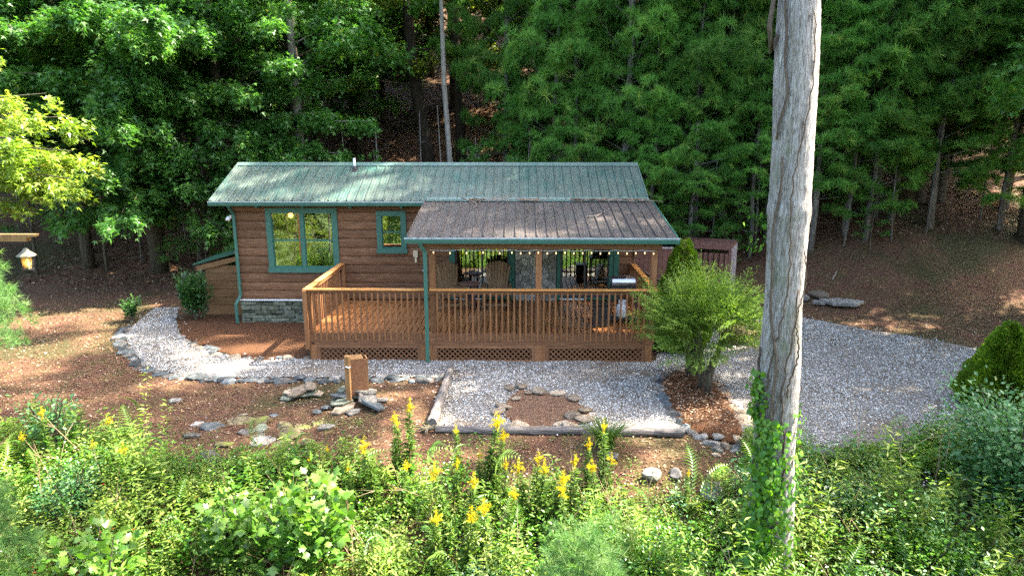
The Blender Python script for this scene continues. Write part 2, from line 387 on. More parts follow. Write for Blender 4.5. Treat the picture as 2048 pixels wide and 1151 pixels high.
# foliage
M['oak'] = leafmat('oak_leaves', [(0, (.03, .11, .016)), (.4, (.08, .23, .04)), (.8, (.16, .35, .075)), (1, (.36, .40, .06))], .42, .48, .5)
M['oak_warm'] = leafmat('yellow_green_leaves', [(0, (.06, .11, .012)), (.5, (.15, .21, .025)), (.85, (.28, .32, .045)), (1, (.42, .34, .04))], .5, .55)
M['near_leaf'] = leafmat('sunlit_maple_leaves', [(0, (.09, .17, .014)), (.4, (.20, .31, .03)), (.8, (.36, .45, .07)), (1, (.48, .36, .06))], .35, .5, .6)
M['pine'] = leafmat('pine_needles', [(0, (.03, .11, .014)), (.4, (.10, .27, .04)), (.75, (.21, .44, .08)), (1, (.38, .50, .10))], .6, .45, .25)
M['pine_near'] = leafmat('near_pine_needles', [(0, (.05, .14, .03)), (.5, (.12, .26, .07)), (1, (.27, .38, .14))], .6, .35, .25)
M['hemlock'] = leafmat('hemlock_sprays', [(0, (.06, .12, .014)), (.4, (.14, .24, .03)), (.8, (.27, .38, .08)), (1, (.34, .27, .15))], .6, .4, .25, 0)
M['arbor'] = leafmat('arborvitae_fans', [(0, (.05, .11, .006)), (.5, (.13, .23, .012)), (1, (.26, .36, .03))], .6, .3, .2, 0)
M['laurel'] = leafmat('laurel_leaves', [(0, (.012, .05, .010)), (.5, (.035, .11, .022)), (1, (.11, .22, .05))], .35, .25, .5, 0)
M['weed'] = leafmat('weed_leaves', [(0, (.03, .075, .010)), (.3, (.085, .17, .022)), (.6, (.17, .26, .038)), (.88, (.32, .38, .08)), (1, (.50, .38, .16))], .55, .4, .3, 0)
M['bright'] = leafmat('bright_sapling_leaves', [(0, (.05, .14, .015)), (.5, (.10, .23, .025)), (1, (.22, .32, .06))], .38, .4, .5, 0)
M['glaucous'] = leafmat('blue_green_shrub_leaves', [(0, (.02, .09, .022)), (.5, (.07, .20, .06)), (.9, (.19, .33, .14)), (1, (.40, .42, .26))], .4, .3, .5, 0)
M['ivy'] = leafmat('ivy_leaves', [(0, (.025, .11, .006)), (.5, (.08, .22, .014)), (1, (.2, .33, .035))], .4, .35, .4, 0)
M['yellow'] = leafmat('goldenrod_flowers', [(0, (.50, .36, .01)), (1, (.78, .62, .03))], .8, .3, .1, 0)
M['petal'] = leafmat('white_petals', [(0, (.55, .55, .45)), (1, (.85, .85, .8))], .8, .3, .1, 0)
M['litter'] = leafmat('fallen_leaves', [(0, (.04, .018, .010)), (.3, (.12, .05, .025)), (.55, (.22, .11, .055)), (.8, (.36, .24, .14)), (.93, (.50, .42, .32)), (1, (.45, .20, .05))], .7, .1, .3, 0)
M['grass'] = leafmat('grass_blades', [(0, (.03, .06, .012)), (.6, (.09, .13, .03)), (1, (.25, .24, .09))], .6, .3, .2, 0)
M['grass_l'] = leafmat('daylily_blades', [(0, (.04, .10, .012)), (.6, (.10, .18, .025)), (1, (.22, .26, .06))], .5, .3, .3, 0)
M['straw'] = leafmat('dry_stalks', [(0, (.16, .10, .05)), (1, (.42, .32, .20))], .8, .2, .2, 0)
M['red'] = leafmat('red_leaves', [(0, (.25, .02, .01)), (1, (.4, .05, .02))], .6, .3, .2, 0)

# ------------------------------------------------------------------ ground and gravel
def axis(a, b, step, lo, hi, grow=1.25):
    c = list(np.arange(a, b + 1e-6, step)); s = step
    x = c[-1]
    while x < hi: s *= grow; x += s; c.append(min(x, hi))
    x = c[0]; s = step
    while x > lo: s *= grow; x -= s; c.insert(0, max(x, lo))
    return np.array(c)
gx = axis(-13, 23, .22, -110, 120); gy = axis(-11, 14, .22, -110, 110)
X, Y = np.meshgrid(gx, gy); Z = H(X, Y); nx, ny = len(gx), len(gy)
i = (np.arange(ny - 1)[:, None] * nx + np.arange(nx - 1)[None]).ravel()
T = np.concatenate([np.stack([i, i + 1, i + nx + 1], 1), np.stack([i, i + nx + 1, i + nx], 1)])
ground = link('ground', np_mesh('ground', np.stack([X, Y, Z], -1).reshape(-1, 3), T, None, True), M['soil'])
tag(ground, 'brown leaf strewn soil with mossy patches rising into a wooded hillside', 'ground', kind='structure')

def inpoly(px, py, poly):
    px = np.asarray(px); py = np.asarray(py); r = np.zeros(px.shape, bool); n = len(poly)
    for a in range(n):
        x0, y0 = poly[a]; x1, y1 = poly[(a + 1) % n]
        c = ((y0 > py) != (y1 > py)) & (px < (x1 - x0) * (py - y0) / (y1 - y0 + 1e-12) + x0); r ^= c
    return r
def densify(poly, step=.15, jit=.05, seed=0):
    r = random.Random(seed); out = []
    n = len(poly)
    for a in range(n):
        p, q = Vector(poly[a]), Vector(poly[(a + 1) % n]); k = max(1, int((q - p).length / step))
        for t in range(k):
            s = p.lerp(q, t / k); out.append((s.x + r.uniform(-jit, jit), s.y + r.uniform(-jit, jit)))
    return out
def sheet(name, poly, dz, mat, jit=.05, step=.16, bulge=0, label=None):
    b = densify(poly, step, jit, len(name)); xs = [p[0] for p in b]; ys = [p[1] for p in b]
    g = [(x, y) for x in np.arange(min(xs), max(xs), step) for y in np.arange(min(ys), max(ys), step)]
    g = np.array(g); g = g[inpoly(g[:, 0], g[:, 1], b)]
    ba = np.array(b); keep = np.min(((g[:, None] - ba[None]) ** 2).sum(-1), 1) > (step * .5) ** 2; dist = np.sqrt(np.min(((g[:, None] - ba[None]) ** 2).sum(-1), 1))[keep]; g = g[keep]
    pts = [Vector(p) for p in b] + [Vector(p) for p in g]; n = len(b)
    o = delaunay_2d_cdt(pts, [(a, (a + 1) % n) for a in range(n)], [tuple(range(n))], 1, 1e-5)
    V = np.array([(v.x, v.y) for v in o[0]]); z = H(V[:, 0], V[:, 1]) + dz
    if bulge:
        d = np.sqrt(np.min(((V[:, None] - ba[None]) ** 2).sum(-1), 1)); z = z + bulge * np.clip(d / .9, 0, 1)
    me = bpy.data.meshes.new(name); me.from_pydata([(a[0], a[1], c) for a, c in zip(V, z)], [], [tuple(f) for f in o[2]])
    bm = bmesh.new(); bm.from_mesh(me)
    for f in bm.faces:
        f.normal_update()
        if f.normal.z < 0: f.normal_flip()
    bm.to_mesh(me); bm.free(); me.shade_smooth()
    ob = link(name, me, mat); tag(ob, label, name.replace('_', ' '), kind='structure'); return b
P_PATH = [(-6.35, 4.9), (-5.95, 3.1), (-5.69, 2.09), (-4.75, .7), (-3.58, -.59), (-2.75, -1.05), (-1.76, -1.25), (-.31, -1.26), (1.22, -1.2), (2.87, -1.13), (3.42, -1.2),
          (3.36, -3.8), (7.92, -3.9), (7.95, -2.9), (7.9, -1.9), (8.05, -1.1), (8.63, -.66), (9.25, -1.5), (9.3, -2.6), (9.25, -4.3), (10.7, -4.6), (12.2, -4.35), (13.6, -3.6),
          (15.2, -2.4), (17.6, -1.2), (17.9, .3), (16.4, .95), (15.2, 2.26), (14.18, 2.97), (13.2, 4.0), (12.2, 4.1), (10.9, 3.4), (9.8, 2.2), (8.3, .4), (8.2, .05), (-.02, .05), (-1.21, -.05), (-2.32, .35),
          (-3.41, 1.2), (-4.23, 2.1), (-5.0, 3.5), (-5.6, 4.9)]
gp = sheet('gravel_drive', P_PATH, .02, M['gravel'], .05, label='pale grey gravel path and parking area wrapping round the deck')
sheet('mulch_strip', [(-5.0, 3.5), (-4.2, 2.15), (-3.35, 1.22), (-2.3, .4), (-1.2, .0), (-.02, .0), (-.04, 3.2), (-2.9, 3.24), (-3.0, 4.1), (-4.3, 4.2), (-4.9, 4.2)], .024, M['mulch'], .05, label='reddish brown mulch strip between the path and the stone foundation')
P_BED = [(8.1, -1.15), (8.63, -.72), (9.2, -1.56), (9.15, -3.17), (9.0, -4.07), (8.74, -4.5), (8.33, -4.2), (8.0, -3.8), (7.95, -2.94), (7.93, -1.87)]
sheet('mulch_bed', P_BED, .03, M['mulch'], .03, .12, .16, label='rust brown pine needle mulch mound under the feathery shrub')
P_FIRE = [(4.95, -1.95), (5.5, -2.1), (6.1, -2.45), (6.3, -3.2), (6.1, -3.7), (5.6, -3.75), (5.05, -3.9), (4.7, -3.3), (4.75, -2.5)]
sheet('dirt_patch', P_FIRE, .035, M['dirt'], .04, .12, label='bare brown dirt patch ringed by rocks in the gravel')

def no_wood(x, y):   # ground not under the cabin or deck
    return ~(((x > 0) & (x < 8.2) & (y > 0) & (y < 6.9)) | ((x > -3.0) & (x < 8.3) & (y > 3.2) & (y < 6.9)))
# loose pebbles on the gravel
def rpts(n, x0, x1, y0, y1): return NR.uniform(x0, x1, n), NR.uniform(y0, y1, n)
x, y = rpts(150000, -6.4, 17.9, -4.6, 4.9); k = inpoly(x, y, P_PATH) & no_wood(x, y) & ~inpoly(x, y, P_BED) & ~inpoly(x, y, P_FIRE); x, y = x[k], y[k]; k = NR.random(len(x)) < np.clip(.75 + .45 * wav(x, y, .35, 1), .12, 1); x, y = x[k][:60000], y[k][:60000]
ex, ey = rpts(6000, -6.4, 17.9, -5, 5); ba = np.array(gp); dd = np.sqrt(np.min(((np.stack([ex, ey], 1)[:, None] - ba[None]) ** 2).sum(-1), 1)); kk = (dd < .3) & no_wood(ex, ey)
x = np.concatenate([x, ex[kk]]); y = np.concatenate([y, ey[kk]])
n = len(x); oct_ = (np.array([(1, 0, 0), (0, 1, 0), (-1, 0, 0), (0, -1, 0), (0, 0, .8), (0, 0, -.5)]) * .5, np.array([(0, 1, 4), (1, 2, 4), (2, 3, 4), (3, 0, 4), (1, 0, 5), (3, 2, 5)]))
S = NR.uniform(.018, .048, n); P = np.stack([x, y, H(x, y) + .02 + S * .15], 1)
a = NR.uniform(0, 6.28, n); D = np.stack([np.cos(a), np.sin(a), NR.normal(0, .25, n)], 1); N = np.stack([NR.normal(0, .3, n), NR.normal(0, .3, n), np.ones(n)], 1)
o = link('gravel_stones', scatter('gravel_stones', P, D, N, S, oct_, NR.beta(2.2, 1.6, n)), M['pebble'])
tag(o, 'loose white and grey pebbles covering the path and parking area', 'gravel', kind='stuff')

# ------------------------------------------------------------------ stones
def rock_mesh(seed, flat=.5, ang=.28, sub=2):
    r = random.Random(seed); bm = bmesh.new(); bmesh.ops.create_icosphere(bm, subdivisions=sub, radius=.5)
    planes = [(Vector((r.gauss(0, 1), r.gauss(0, 1), r.gauss(0, 1))).normalized(), r.uniform(.26, .42)) for _ in range(9)]
    for v in bm.verts:
        for nrm, d in planes:
            e = v.co.dot(nrm) - d
            if e > 0: v.co -= nrm * e
        v.co += Vector((r.uniform(-1, 1), r.uniform(-1, 1), r.uniform(-1, 1))) * .02
        v.co.z *= flat
    me = bpy.data.meshes.new('rock'); bm.to_mesh(me); bm.free(); return me
def slab_mesh(seed):
    r = random.Random(seed); n = r.randint(5, 7); a0 = r.uniform(0, 6)
    poly = [(math.cos(a0 + 2 * PI * k / n) * r.uniform(.36, .56), math.sin(a0 + 2 * PI * k / n) * r.uniform(.3, .5)) for k in range(n)]
    top = [(x * .93 + r.uniform(-.01, .01), y * .93) for x, y in poly]; b = MB()
    vs = [(x, y, -.06) for x, y in poly] + [(x * 1.02, y * 1.02, .03 + r.uniform(-.01, .01)) for x, y in poly] + [(x, y, .06 + r.uniform(-.008, .008)) for x, y in top]
    fs = [tuple(range(n - 1, -1, -1)), tuple(range(2 * n, 3 * n))] + [(l * n + k, l * n + (k + 1) % n, (l + 1) * n + (k + 1) % n, (l + 1) * n + k) for l in (0, 1) for k in range(n)]
    b.add(vs, fs); return b.mesh('slab')
def rocks_for(mat, flat=.55, n=6, seed=0, kind='rock'):
    out = []
    for q in range(n):
        me = rock_mesh(seed * 50 + q, flat) if kind == 'rock' else slab_mesh(seed * 50 + q); me.materials.append(mat); out.append(me)
    return out
RK = {k: rocks_for(M[k], .6, 6, s) for s, k in enumerate(('stone', 'bluestone', 'tanstone', 'mossstone'))}
SL = {k: rocks_for(M[k], .6, 5, s + 9, 'slab') for s, k in enumerate(('stone', 'bluestone', 'tanstone', 'mossstone', 'ledge'))}
def put_stone(parent, base, me, x, y, s, z=None, tilt=.15, rz=None, sz=None, name='stone'):
    z = h1(x, y) + s * .03 if z is None else z
    return link(name, me, None, parent, (x - base[0], y - base[1], z - base[2]), (R.uniform(-tilt, tilt), R.uniform(-tilt, tilt), R.uniform(0, 6.28) if rz is None else rz), sz or (s * R.uniform(.85, 1.25), s * R.uniform(.75, 1.05), s * R.uniform(.5, .85)))
def edging(name, label, line, mats, step=(.15, .3), group=None, jit=.05, rows=1):
    base = (line[0][0], line[0][1], h1(*line[0])); t = thing(name, label, 'stone border', base)
    for rr in range(rows):
        for a in range(len(line) - 1):
            p, q = Vector(line[a]), Vector(line[a + 1]); L = (q - p).length; d = 0
            while d < L:
                s = R.uniform(*step); c = p.lerp(q, min(1, (d + s / 2) / L)); me = R.choice(RK[R.choice(mats)])
                put_stone(t, base, me, c.x + R.uniform(-jit, jit), c.y + R.uniform(-jit, jit) - rr * .13, s * 1.12, rz=math.atan2((q - p).y, (q - p).x) + R.uniform(-.4, .4)); d += s * R.uniform(.8, 1.1)
    return t
edging('stone_border', 'curved row of blue grey stones edging the outer side of the left gravel path',
       [(-6.0, 2.9), (-5.75, 2.0), (-4.8, .62), (-3.6, -.65), (-2.75, -1.13), (-1.76, -1.34), (-.31, -1.36), (1.22, -1.3), (2.87, -1.22), (3.2, -1.05)], ['bluestone', 'bluestone', 'bluestone', 'stone'], (.18, .34), rows=2, jit=.07)
edging('stone_border', 'short row of rough stones between the gravel path and mulch left of the deck',
       [(-4.3, 1.95), (-3.41, 1.13), (-2.32, .28), (-1.3, .02), (-.2, .0)], ['bluestone', 'stone', 'tanstone'], (.16, .34), jit=.1)
edging('stone_border', 'dark stones edging the left side of the mulch bed beside the gravel',
       [(8.2, -1.0), (7.98, -1.5), (7.9, -2.2), (7.93, -3.0), (8.0, -3.8), (8.25, -4.2)], ['bluestone', 'stone'], (.2, .38))
edging('stone_border', 'sunlit tan stones edging the right side of the mulch bed near the tall trunk',
       [(8.5, -.7), (8.95, -.95), (9.2, -1.6), (9.25, -2.6), (9.2, -3.4), (9.1, -4.1)], ['tanstone', 'stone'], (.22, .42))
t = edging('dry_stone_wall', 'low stacked stone wall at the front end of the mulch bed left of the tall trunk',
       [(8.25, -4.35), (8.6, -4.6), (9.0, -4.5), (9.35, -4.5)], ['tanstone', 'stone'], (.24, .4))
base = tuple(t.location)
for (x, y, s, z) in [(8.4, -4.6, .36, -.04), (8.72, -4.85, .4, -.08), (9.02, -4.8, .42, -.05), (8.95, -5.1, .36, -.16), (8.6, -5.1, .3, -.12), (9.3, -5.0, .4, -.1), (8.75, -4.55, .34, .14), (9.05, -4.45, .36, .16), (8.45, -4.35, .3, .12), (9.2, -4.2, .4, .16), (9.35, -5.25, .34, -.2), (8.3, -4.8, .22, -.02)]:
    put_stone(t, base, R.choice(SL['tanstone'] + RK['tanstone'] + RK['stone']), x, y, s, z, .25)
edging('stone_border', 'partly buried stones along the near edge of the parking gravel right of the trunk',
       [(9.9, -4.75), (10.7, -4.9), (11.7, -4.75), (12.6, -4.5), (13.2, -4.2)], ['stone', 'bluestone', 'tanstone'], (.2, .45), jit=.12)
# rock ring round the dirt patch
t = thing('rock_ring', 'loose ring of tan rocks round the dirt patch in the front gravel', 'rock ring', (5.5, -2.9, 0))
for (x, y, s) in [(5.0, -1.85, .34), (4.75, -2.0, .3), (5.35, -2.1, .42), (5.75, -2.2, .3), (6.05, -2.45, .34), (4.65, -2.9, .3), (4.55, -3.15, .36), (6.25, -3.05, .34), (6.0, -3.35, .4), (6.2, -3.5, .36), (5.7, -3.75, .26), (5.9, -3.85, .34), (4.95, -3.85, .5), (5.3, -3.95, .28), (5.15, -2.2, .2), (4.9, -2.5, .2)]:
    put_stone(t, (5.5, -2.9, 0), R.choice(RK['tanstone'] + SL['tanstone'] + RK['mossstone'][:1]), x, y, s * 1.05, h1(x, y) + .07)
def single(name, label, cat, me, x, y, s, z=None, rz=0, tilt=0, sz=None, group=None):
    o = link(name, me, None, None, (x, y, (h1(x, y) + s * .12) if z is None else z), (R.uniform(-tilt, tilt), R.uniform(-tilt, tilt), rz), sz or (s, s * .8, s))
    return tag(o, label, cat, group)
single('boulder', 'large pale grey boulder in the weeds left of the trunk foot', 'boulder', RK['stone'][0], 8.02, -5.75, .55, rz=.6)
single('rock', 'flat grey rock on the soil below the long log', 'rock', SL['stone'][1], 6.5, -4.95, .34, rz=-.7, tilt=.3)
single('rock', 'pale rock half sunk where the weeds begin below the log', 'rock', RK['stone'][2], 7.1, -5.42, .42, rz=.3)
single('rock', 'grey rock beside the pale sunken rock at the weed edge', 'rock', RK['stone'][4], 7.5, -5.35, .3, rz=1.3)
single('rock', 'upright grey slab at the weed edge leftmost below the mossy rocks', 'rock', SL['stone'][0], -.15, -5.05, .42, rz=.4, tilt=.7)
single('rock', 'pinkish pale slab standing at the weed edge below the yellow mossy rocks', 'rock', SL['tanstone'][2], .66, -5.2, .4, rz=1.1, tilt=.7)
single('rock', 'small flat pale slab on bare soil right of the mossy rocks', 'rock', SL['stone'][3], 1.42, -3.85, .34, rz=.4)
single('rock', 'yellow mossy round rock lowest right of the mossy group', 'rock', RK['mossstone'][0], 1.3, -4.6, .36, rz=.9)
single('rock', 'yellow mossy rock larger one near the end of the mossy group', 'rock', RK['mossstone'][1], .92, -4.2, .5, rz=.1)
single('rock', 'long flat pale stone on the yard left of the wooden box post', 'rock', SL['stone'][2], -2.0, -2.6, .3, rz=.2)
t = thing('rock_heap', 'scatter of flat mossy grey rocks half buried in the front yard', 'rock heap', (0, -4, 0))
for (x, y, s, k) in [(-.26, -3.64, .6, 'mossstone'), (.1, -3.6, .55, 'mossstone'), (.48, -4.38, .7, 'stone'), (.2, -3.95, .5, 'ledge'), (-.63, -3.87, .55, 'bluestone'), (-1.0, -3.7, .4, 'stone'), (.27, -3.28, .3, 'bluestone'),
                     (.6, -3.75, .5, 'mossstone'), (.95, -3.75, .45, 'mossstone'), (-.2, -4.5, .5, 'mossstone'), (-.35, -3.3, .3, 'tanstone'), (.75, -4.5, .3, 'tanstone'), (.3, -4.2, .4, 'ledge'), (-.9, -4.15, .5, 'stone'), (1.2, -3.6, .3, 'mossstone'), (.05, -4.1, .36, 'stone')]:
    put_stone(t, (0, -4, 0), R.choice(SL[k] if R.random() < .75 or k == 'ledge' else RK[k]), x, y, s * .85, h1(x, y) - .0, tilt=.28)
t = thing('slab_pile', 'small pile of flat tan slabs on bare soil left of the wooden box', 'stone pile', (.43, -2.25, 0))
for (x, y, s, z) in [(.3, -2.3, .6, .04), (.55, -2.2, .6, .06), (.45, -2.3, .55, .13), (.62, -2.15, .4, .17), (.25, -2.35, .34, .12), (.75, -2.2, .35, .04)]:
    put_stone(t, (.43, -2.25, 0), R.choice(SL['tanstone'] + SL['ledge']), x, y, s, z, .1)
t = thing('rock_heap', 'three flat boulders at the far edge of the parking gravel', 'rock heap', (14.2, 5.2, h1(14.2, 5.2)))
for (x, y, s, k) in [(13.7, 5.35, .5, 'stone'), (14.35, 5.5, .8, 'tanstone'), (14.75, 4.85, 1.1, 'stone'), (14.1, 4.9, .4, 'stone')]:
    put_stone(t, tuple(t.location), SL[k][3] if s > .6 else RK[k][1], x, y, s, h1(x, y) + .12, .1)

# ------------------------------------------------------------------ cabin
LX, RX, FY, BY = -2.94, 8.12, 3.26, 6.84
Z0, ZT = .70, 3.34
cabin = thing('cabin', 'small brown log sided cabin with green metal roof and covered porch', 'cabin', (0, 0, 0))
def P(name, mb, mat, parent=cabin, smooth=False): return mb.obj(name, M[mat] if isinstance(mat, str) else mat, parent, smooth)
openings = [(-2.06, -.08, 1.48, 3.29), (1.0, 1.82, 2.03, 3.21), (2.99, 4.82, Z0, 2.82), (4.82, 5.99, Z0, ZT), (5.99, 7.55, Z0, 2.82)]
wall = P('wall', MB().box(LX + .05, RX - .05, FY + .07, FY + .1, Z0, .72), 'siding')
def cut(r, h):
    out = []
    for (a, b, c, d) in r:
        x0, x1, z0, z1 = h
        if x1 <= a or x0 >= b or z1 <= c or z0 >= d: out.append((a, b, c, d)); continue
        if x0 > a: out.append((a, x0, c, d))
        if x1 < b: out.append((x1, b, c, d))
        if z0 > c: out.append((max(a, x0), min(b, x1), c, z0))
        if z1 < d: out.append((max(a, x0), min(b, x1), z1, d))
    return out
def log_prof(z0, z1, face, depth=.07):   # (y,z) outline, bulging toward -y
    h = z1 - z0; return [(face + depth, z0), (face + .018, z0), (face - .004, z0 + .02 * 1), (face - .012, z0 + h * .35), (face - .010, z0 + h * .65), (face - .002, z1 - .02), (face + .02, z1 - .003), (face + depth, z1 - .003)]
rows = []; z = Z0
for hh in (.25, .24, .26, .24, .25, .24, .26, .24, .25, .24, .17): rows.append((z, min(ZT, z + hh))); z += hh
for (z0, z1) in rows:
    segs = [(LX, RX, z0, z1)]
    for h in openings: segs = cut(segs, h)
    for (a, b, c, d) in segs:
        if d - c < .03 or b - a < .02: continue
        # butt joints on long runs
        xs = [a]
        if b - a > 3: xs.append(a + (b - a) * R.uniform(.35, .65))
        xs.append(b)
        for q in range(len(xs) - 1):
            pr = log_prof(c, d, FY) if d - c > .06 else [(FY + .07, c), (FY, c), (FY, d - .003), (FY + .07, d - .003)]
            P('plank', MB().prism(pr, xs[q] + .002, xs[q + 1] - .002, 'x'), 'siding', wall)
# gable and rear walls
def gable(x, sgn):
    w = P('gable_wall', MB().box(min(x, x - sgn * .06), max(x, x - sgn * .06), FY + .12, BY - .05, Z0, ZT), 'siding_y')
    w.data.materials[0] = M['siding_y']
    for r_i, (z0, z1) in enumerate(rows):
        out = (.05 if r_i % 2 else .0)
        pr = [(x + sgn * .0, z0), (x + sgn * .03, z0 + .02), (x + sgn * .045, (z0 + z1) / 2), (x + sgn * .03, z1 - .02), (x, z1 - .003)]
        b = MB(); b.prism(pr, FY - .03 - out, BY, 'y'); P('plank', b, 'siding_y', w)
    zz = ZT
    while zz < 4.2:
        hw = (4.36 - zz - .2) / .433; yc = (FY + BY) / 2
        if hw > .1: P('plank', MB().box(min(x, x + sgn * .04), max(x, x + sgn * .04), yc - hw, yc + hw, zz, zz + .235), 'siding_y', w)
        zz += .24
gable(LX, -1); gable(RX, 1)
P('rear_wall', MB().box(LX, RX, BY - .06, BY, 0, ZT), 'siding')
P('ceiling', MB().box(LX + .07, RX - .07, FY + .12, BY - .07, ZT - .06, ZT - .02), 'interior')
P('floor', MB().box(LX + .02, RX - .02, FY + .12, BY - .07, Z0 - .06, Z0 + .01), 'interior')
P('partition', MB().box(.3, .38, FY + .12, BY - .08, Z0 + .02, ZT - .07).box(2.5, 2.58, FY + .12, BY - .08, Z0 + .02, ZT - .07), 'interior')
# foundation
fnd = P('foundation', MB().box(LX + .06, RX - .06, FY + .08, BY - .1, -.1, Z0 - .062), 'mortar')
def ledge(x0, x1, face, z0, z1, axis='x'):
    z = z0
    while z < z1 - .02:
        hh = min(R.uniform(.06, .13), z1 - z); x = x0 + R.uniform(-.1, 0)
        while x < x1:
            w = R.uniform(.14, .55); a, b = max(x, x0), min(x + w, x1)
            if b - a > .03:
                pr = R.uniform(0, .06); bb = MB()
                yf = face - .03 - pr
                if axis == 'x': bb.box(a + .009, b - .009, yf, face + .09, z + .007, z + hh - .007, j=.012)
                else: bb.box(yf, face + .09, a + .005, b - .005, z + .004, z + hh - .004, j=.007)
                bb.obj('stone', M['ledge'], fnd)
            x += w
        z += hh
ledge(LX - .03, .2, FY + .05, 0.0, .655); ledge(FY + .02, BY, LX + .03, 0.0, .655, 'y')
P('sill_flashing', MB().box(LX - .04, 0, FY - .015, FY + .05, .662, .698), 'white')
# veneer stones on the chimney breast between the doors
ven = P('chimney_breast', MB().box(4.83, 5.98, FY - .02, FY + .1, Z0, 2.85), 'mortar')
def clip(poly, px, py, nx_, ny_):
    out = []; n = len(poly)
    for a in range(n):
        p, q = poly[a], poly[(a + 1) % n]; dp = (p[0] - px) * nx_ + (p[1] - py) * ny_; dq = (q[0] - px) * nx_ + (q[1] - py) * ny_
        if dp <= 0: out.append(p)
        if dp * dq < 0: t = dp / (dp - dq); out.append((p[0] + t * (q[0] - p[0]), p[1] + t * (q[1] - p[1])))
    return out
seeds = [(R.uniform(4.84, 5.97), R.uniform(Z0, 2.83)) for _ in range(75)]
for it in range(3):
    ns = []
    for s0 in seeds:
        poly = [(4.84, Z0), (5.97, Z0), (5.97, 2.84), (4.84, 2.84)]
        for s1 in seeds:
            if s1 is s0: continue
            dx, dy = s1[0] - s0[0], s1[1] - s0[1]; L = math.hypot(dx, dy)
            if L > .9: continue
            gap = .012 if it == 2 else 0
            poly = clip(poly, (s0[0] + s1[0]) / 2 - dx / L * gap / 2, (s0[1] + s1[1]) / 2 - dy / L * gap / 2, dx / L, dy / L)
            if len(poly) < 3: break
        if len(poly) < 3: continue
        if it < 1: ns.append((sum(p[0] for p in poly) / len(poly) * .6 + s0[0] * .4, sum(p[1] for p in poly) / len(poly) * .6 + s0[1] * .4))
        else: ns.append(s0)
        if it == 2: MB().prism(poly, FY - .02 - R.uniform(.03, .06), FY - .01, 'y').obj('stone', M['veneer'], ven)
    seeds = ns

# windows
def window(x0, x1, z0, z1, tr=.13, cols=2, grid=None):
    w = P('window', MB().box(x0, x0 + tr, FY - .045, FY + .06, z0, z1).box(x1 - tr, x1, FY - .045, FY + .06, z0, z1)
          .box(x0 + tr, x1 - tr, FY - .045, FY + .06, z1 - tr, z1).box(x0 + tr, x1 - tr, FY - .05, FY + .06, z0, z0 + tr)
          .box(x0 - .02, x1 + .02, FY - .075, FY - .051, z0 + .002, z0 + tr - .03), 'trim')
    a, b, c, d = x0 + tr, x1 - tr, z0 + tr, z1 - tr; mid = (c + d) / 2
    if cols == 2: P('mullion', MB().box((a + b) / 2 - .05, (a + b) / 2 + .05, FY - .02, FY + .05, c, d), 'trim', w)
    spans = [(a, (a + b) / 2 - .05), ((a + b) / 2 + .05, b)] if cols == 2 else [(a, b)]
    for (p, q) in spans:
        P('sash', MB().box(p, q, FY + .012, FY + .045, mid - .022, mid + .022).box(p, p + .025, FY + .012, FY + .045, c, mid - .022).box(q - .025, q, FY + .012, FY + .045, c, mid - .022)
          .box(p, p + .022, FY + .012, FY + .045, mid + .022, d).box(q - .022, q, FY + .012, FY + .045, mid + .022, d).box(p + .025, q - .025, FY + .012, FY + .045, c, c + .03), 'trimd', w)
        P('pane', MB().box(p + .026, q - .026, FY + .026, FY + .030, c + .031, mid - .023), 'glass', w)
        P('pane', MB().box(p + .023, q - .023, FY + .026, FY + .030, mid + .023, d - .001), 'glass', w)
        if grid:
            g = MB()
            for t in (1 / 3, 2 / 3): g.box(p + (q - p) * t - .006, p + (q - p) * t + .006, FY + .034, FY + .042, c + .031, mid - .023).box(p + (q - p) * t - .006, p + (q - p) * t + .006, FY + .034, FY + .042, mid + .023, d - .001)
            for zz in (c + (mid - c) * .5, mid + (d - mid) * .5): g.box(p + .026, q - .026, FY + .0425, FY + .048, zz - .006, zz + .006)
            P('grille', g, 'trimd', w)
    return w
window(-2.06, -.08, 1.48, 3.29, .15); window(1.0, 1.82, 2.03, 3.21, .14, 1, True)
def slider(x0, x1, frame, side=.12, flip=False):
    z0, z1 = Z0 + .02, 2.80
    w = P('sliding_door', MB().box(x0, x0 + side, FY - .05, FY + .08, z0, z1).box(x1 - side, x1, FY - .05, FY + .08, z0, z1).box(x0 + side, x1 - side, FY - .05, FY + .08, z1 - .1, z1)
          .box(x0 + side, x1 - side, FY - .03, FY + .08, z0, z0 + .05), frame)
    a, b = x0 + side, x1 - side; mid = (a + b) / 2
    for q, (p, r, yy) in enumerate(((a, mid + .03, .0), (mid - .03, b, .04))):
        P('door_frame', MB().box(p, p + .05, FY + yy, FY + yy + .03, z0 + .05, z1 - .1).box(r - .05, r, FY + yy, FY + yy + .03, z0 + .05, z1 - .1).box(p + .05, r - .05, FY + yy, FY + yy + .03, z0 + .051, z0 + .12).box(p + .05, r - .05, FY + yy, FY + yy + .03, z1 - .15, z1 - .101), 'blackm', w)
        P('pane', MB().box(p + .051, r - .051, FY + yy + .012, FY + yy + .016, z0 + .121, z1 - .151), 'glass', w)
    P('handle', MB().box(mid - .02, mid, FY - .05, FY - .002, 1.6, 1.85), 'blackm', w)
    P('threshold', MB().box(a, mid - .02, FY - .075, FY - .032, z0, z0 + .035), 'white', w)
slider(2.99, 4.82, 'trimd', .16); slider(5.99, 7.55, 'trimd', .1)
P('corner_trim', MB().box(7.57, 7.72, FY - .03, FY + .0, Z0, 2.85), 'trimd')

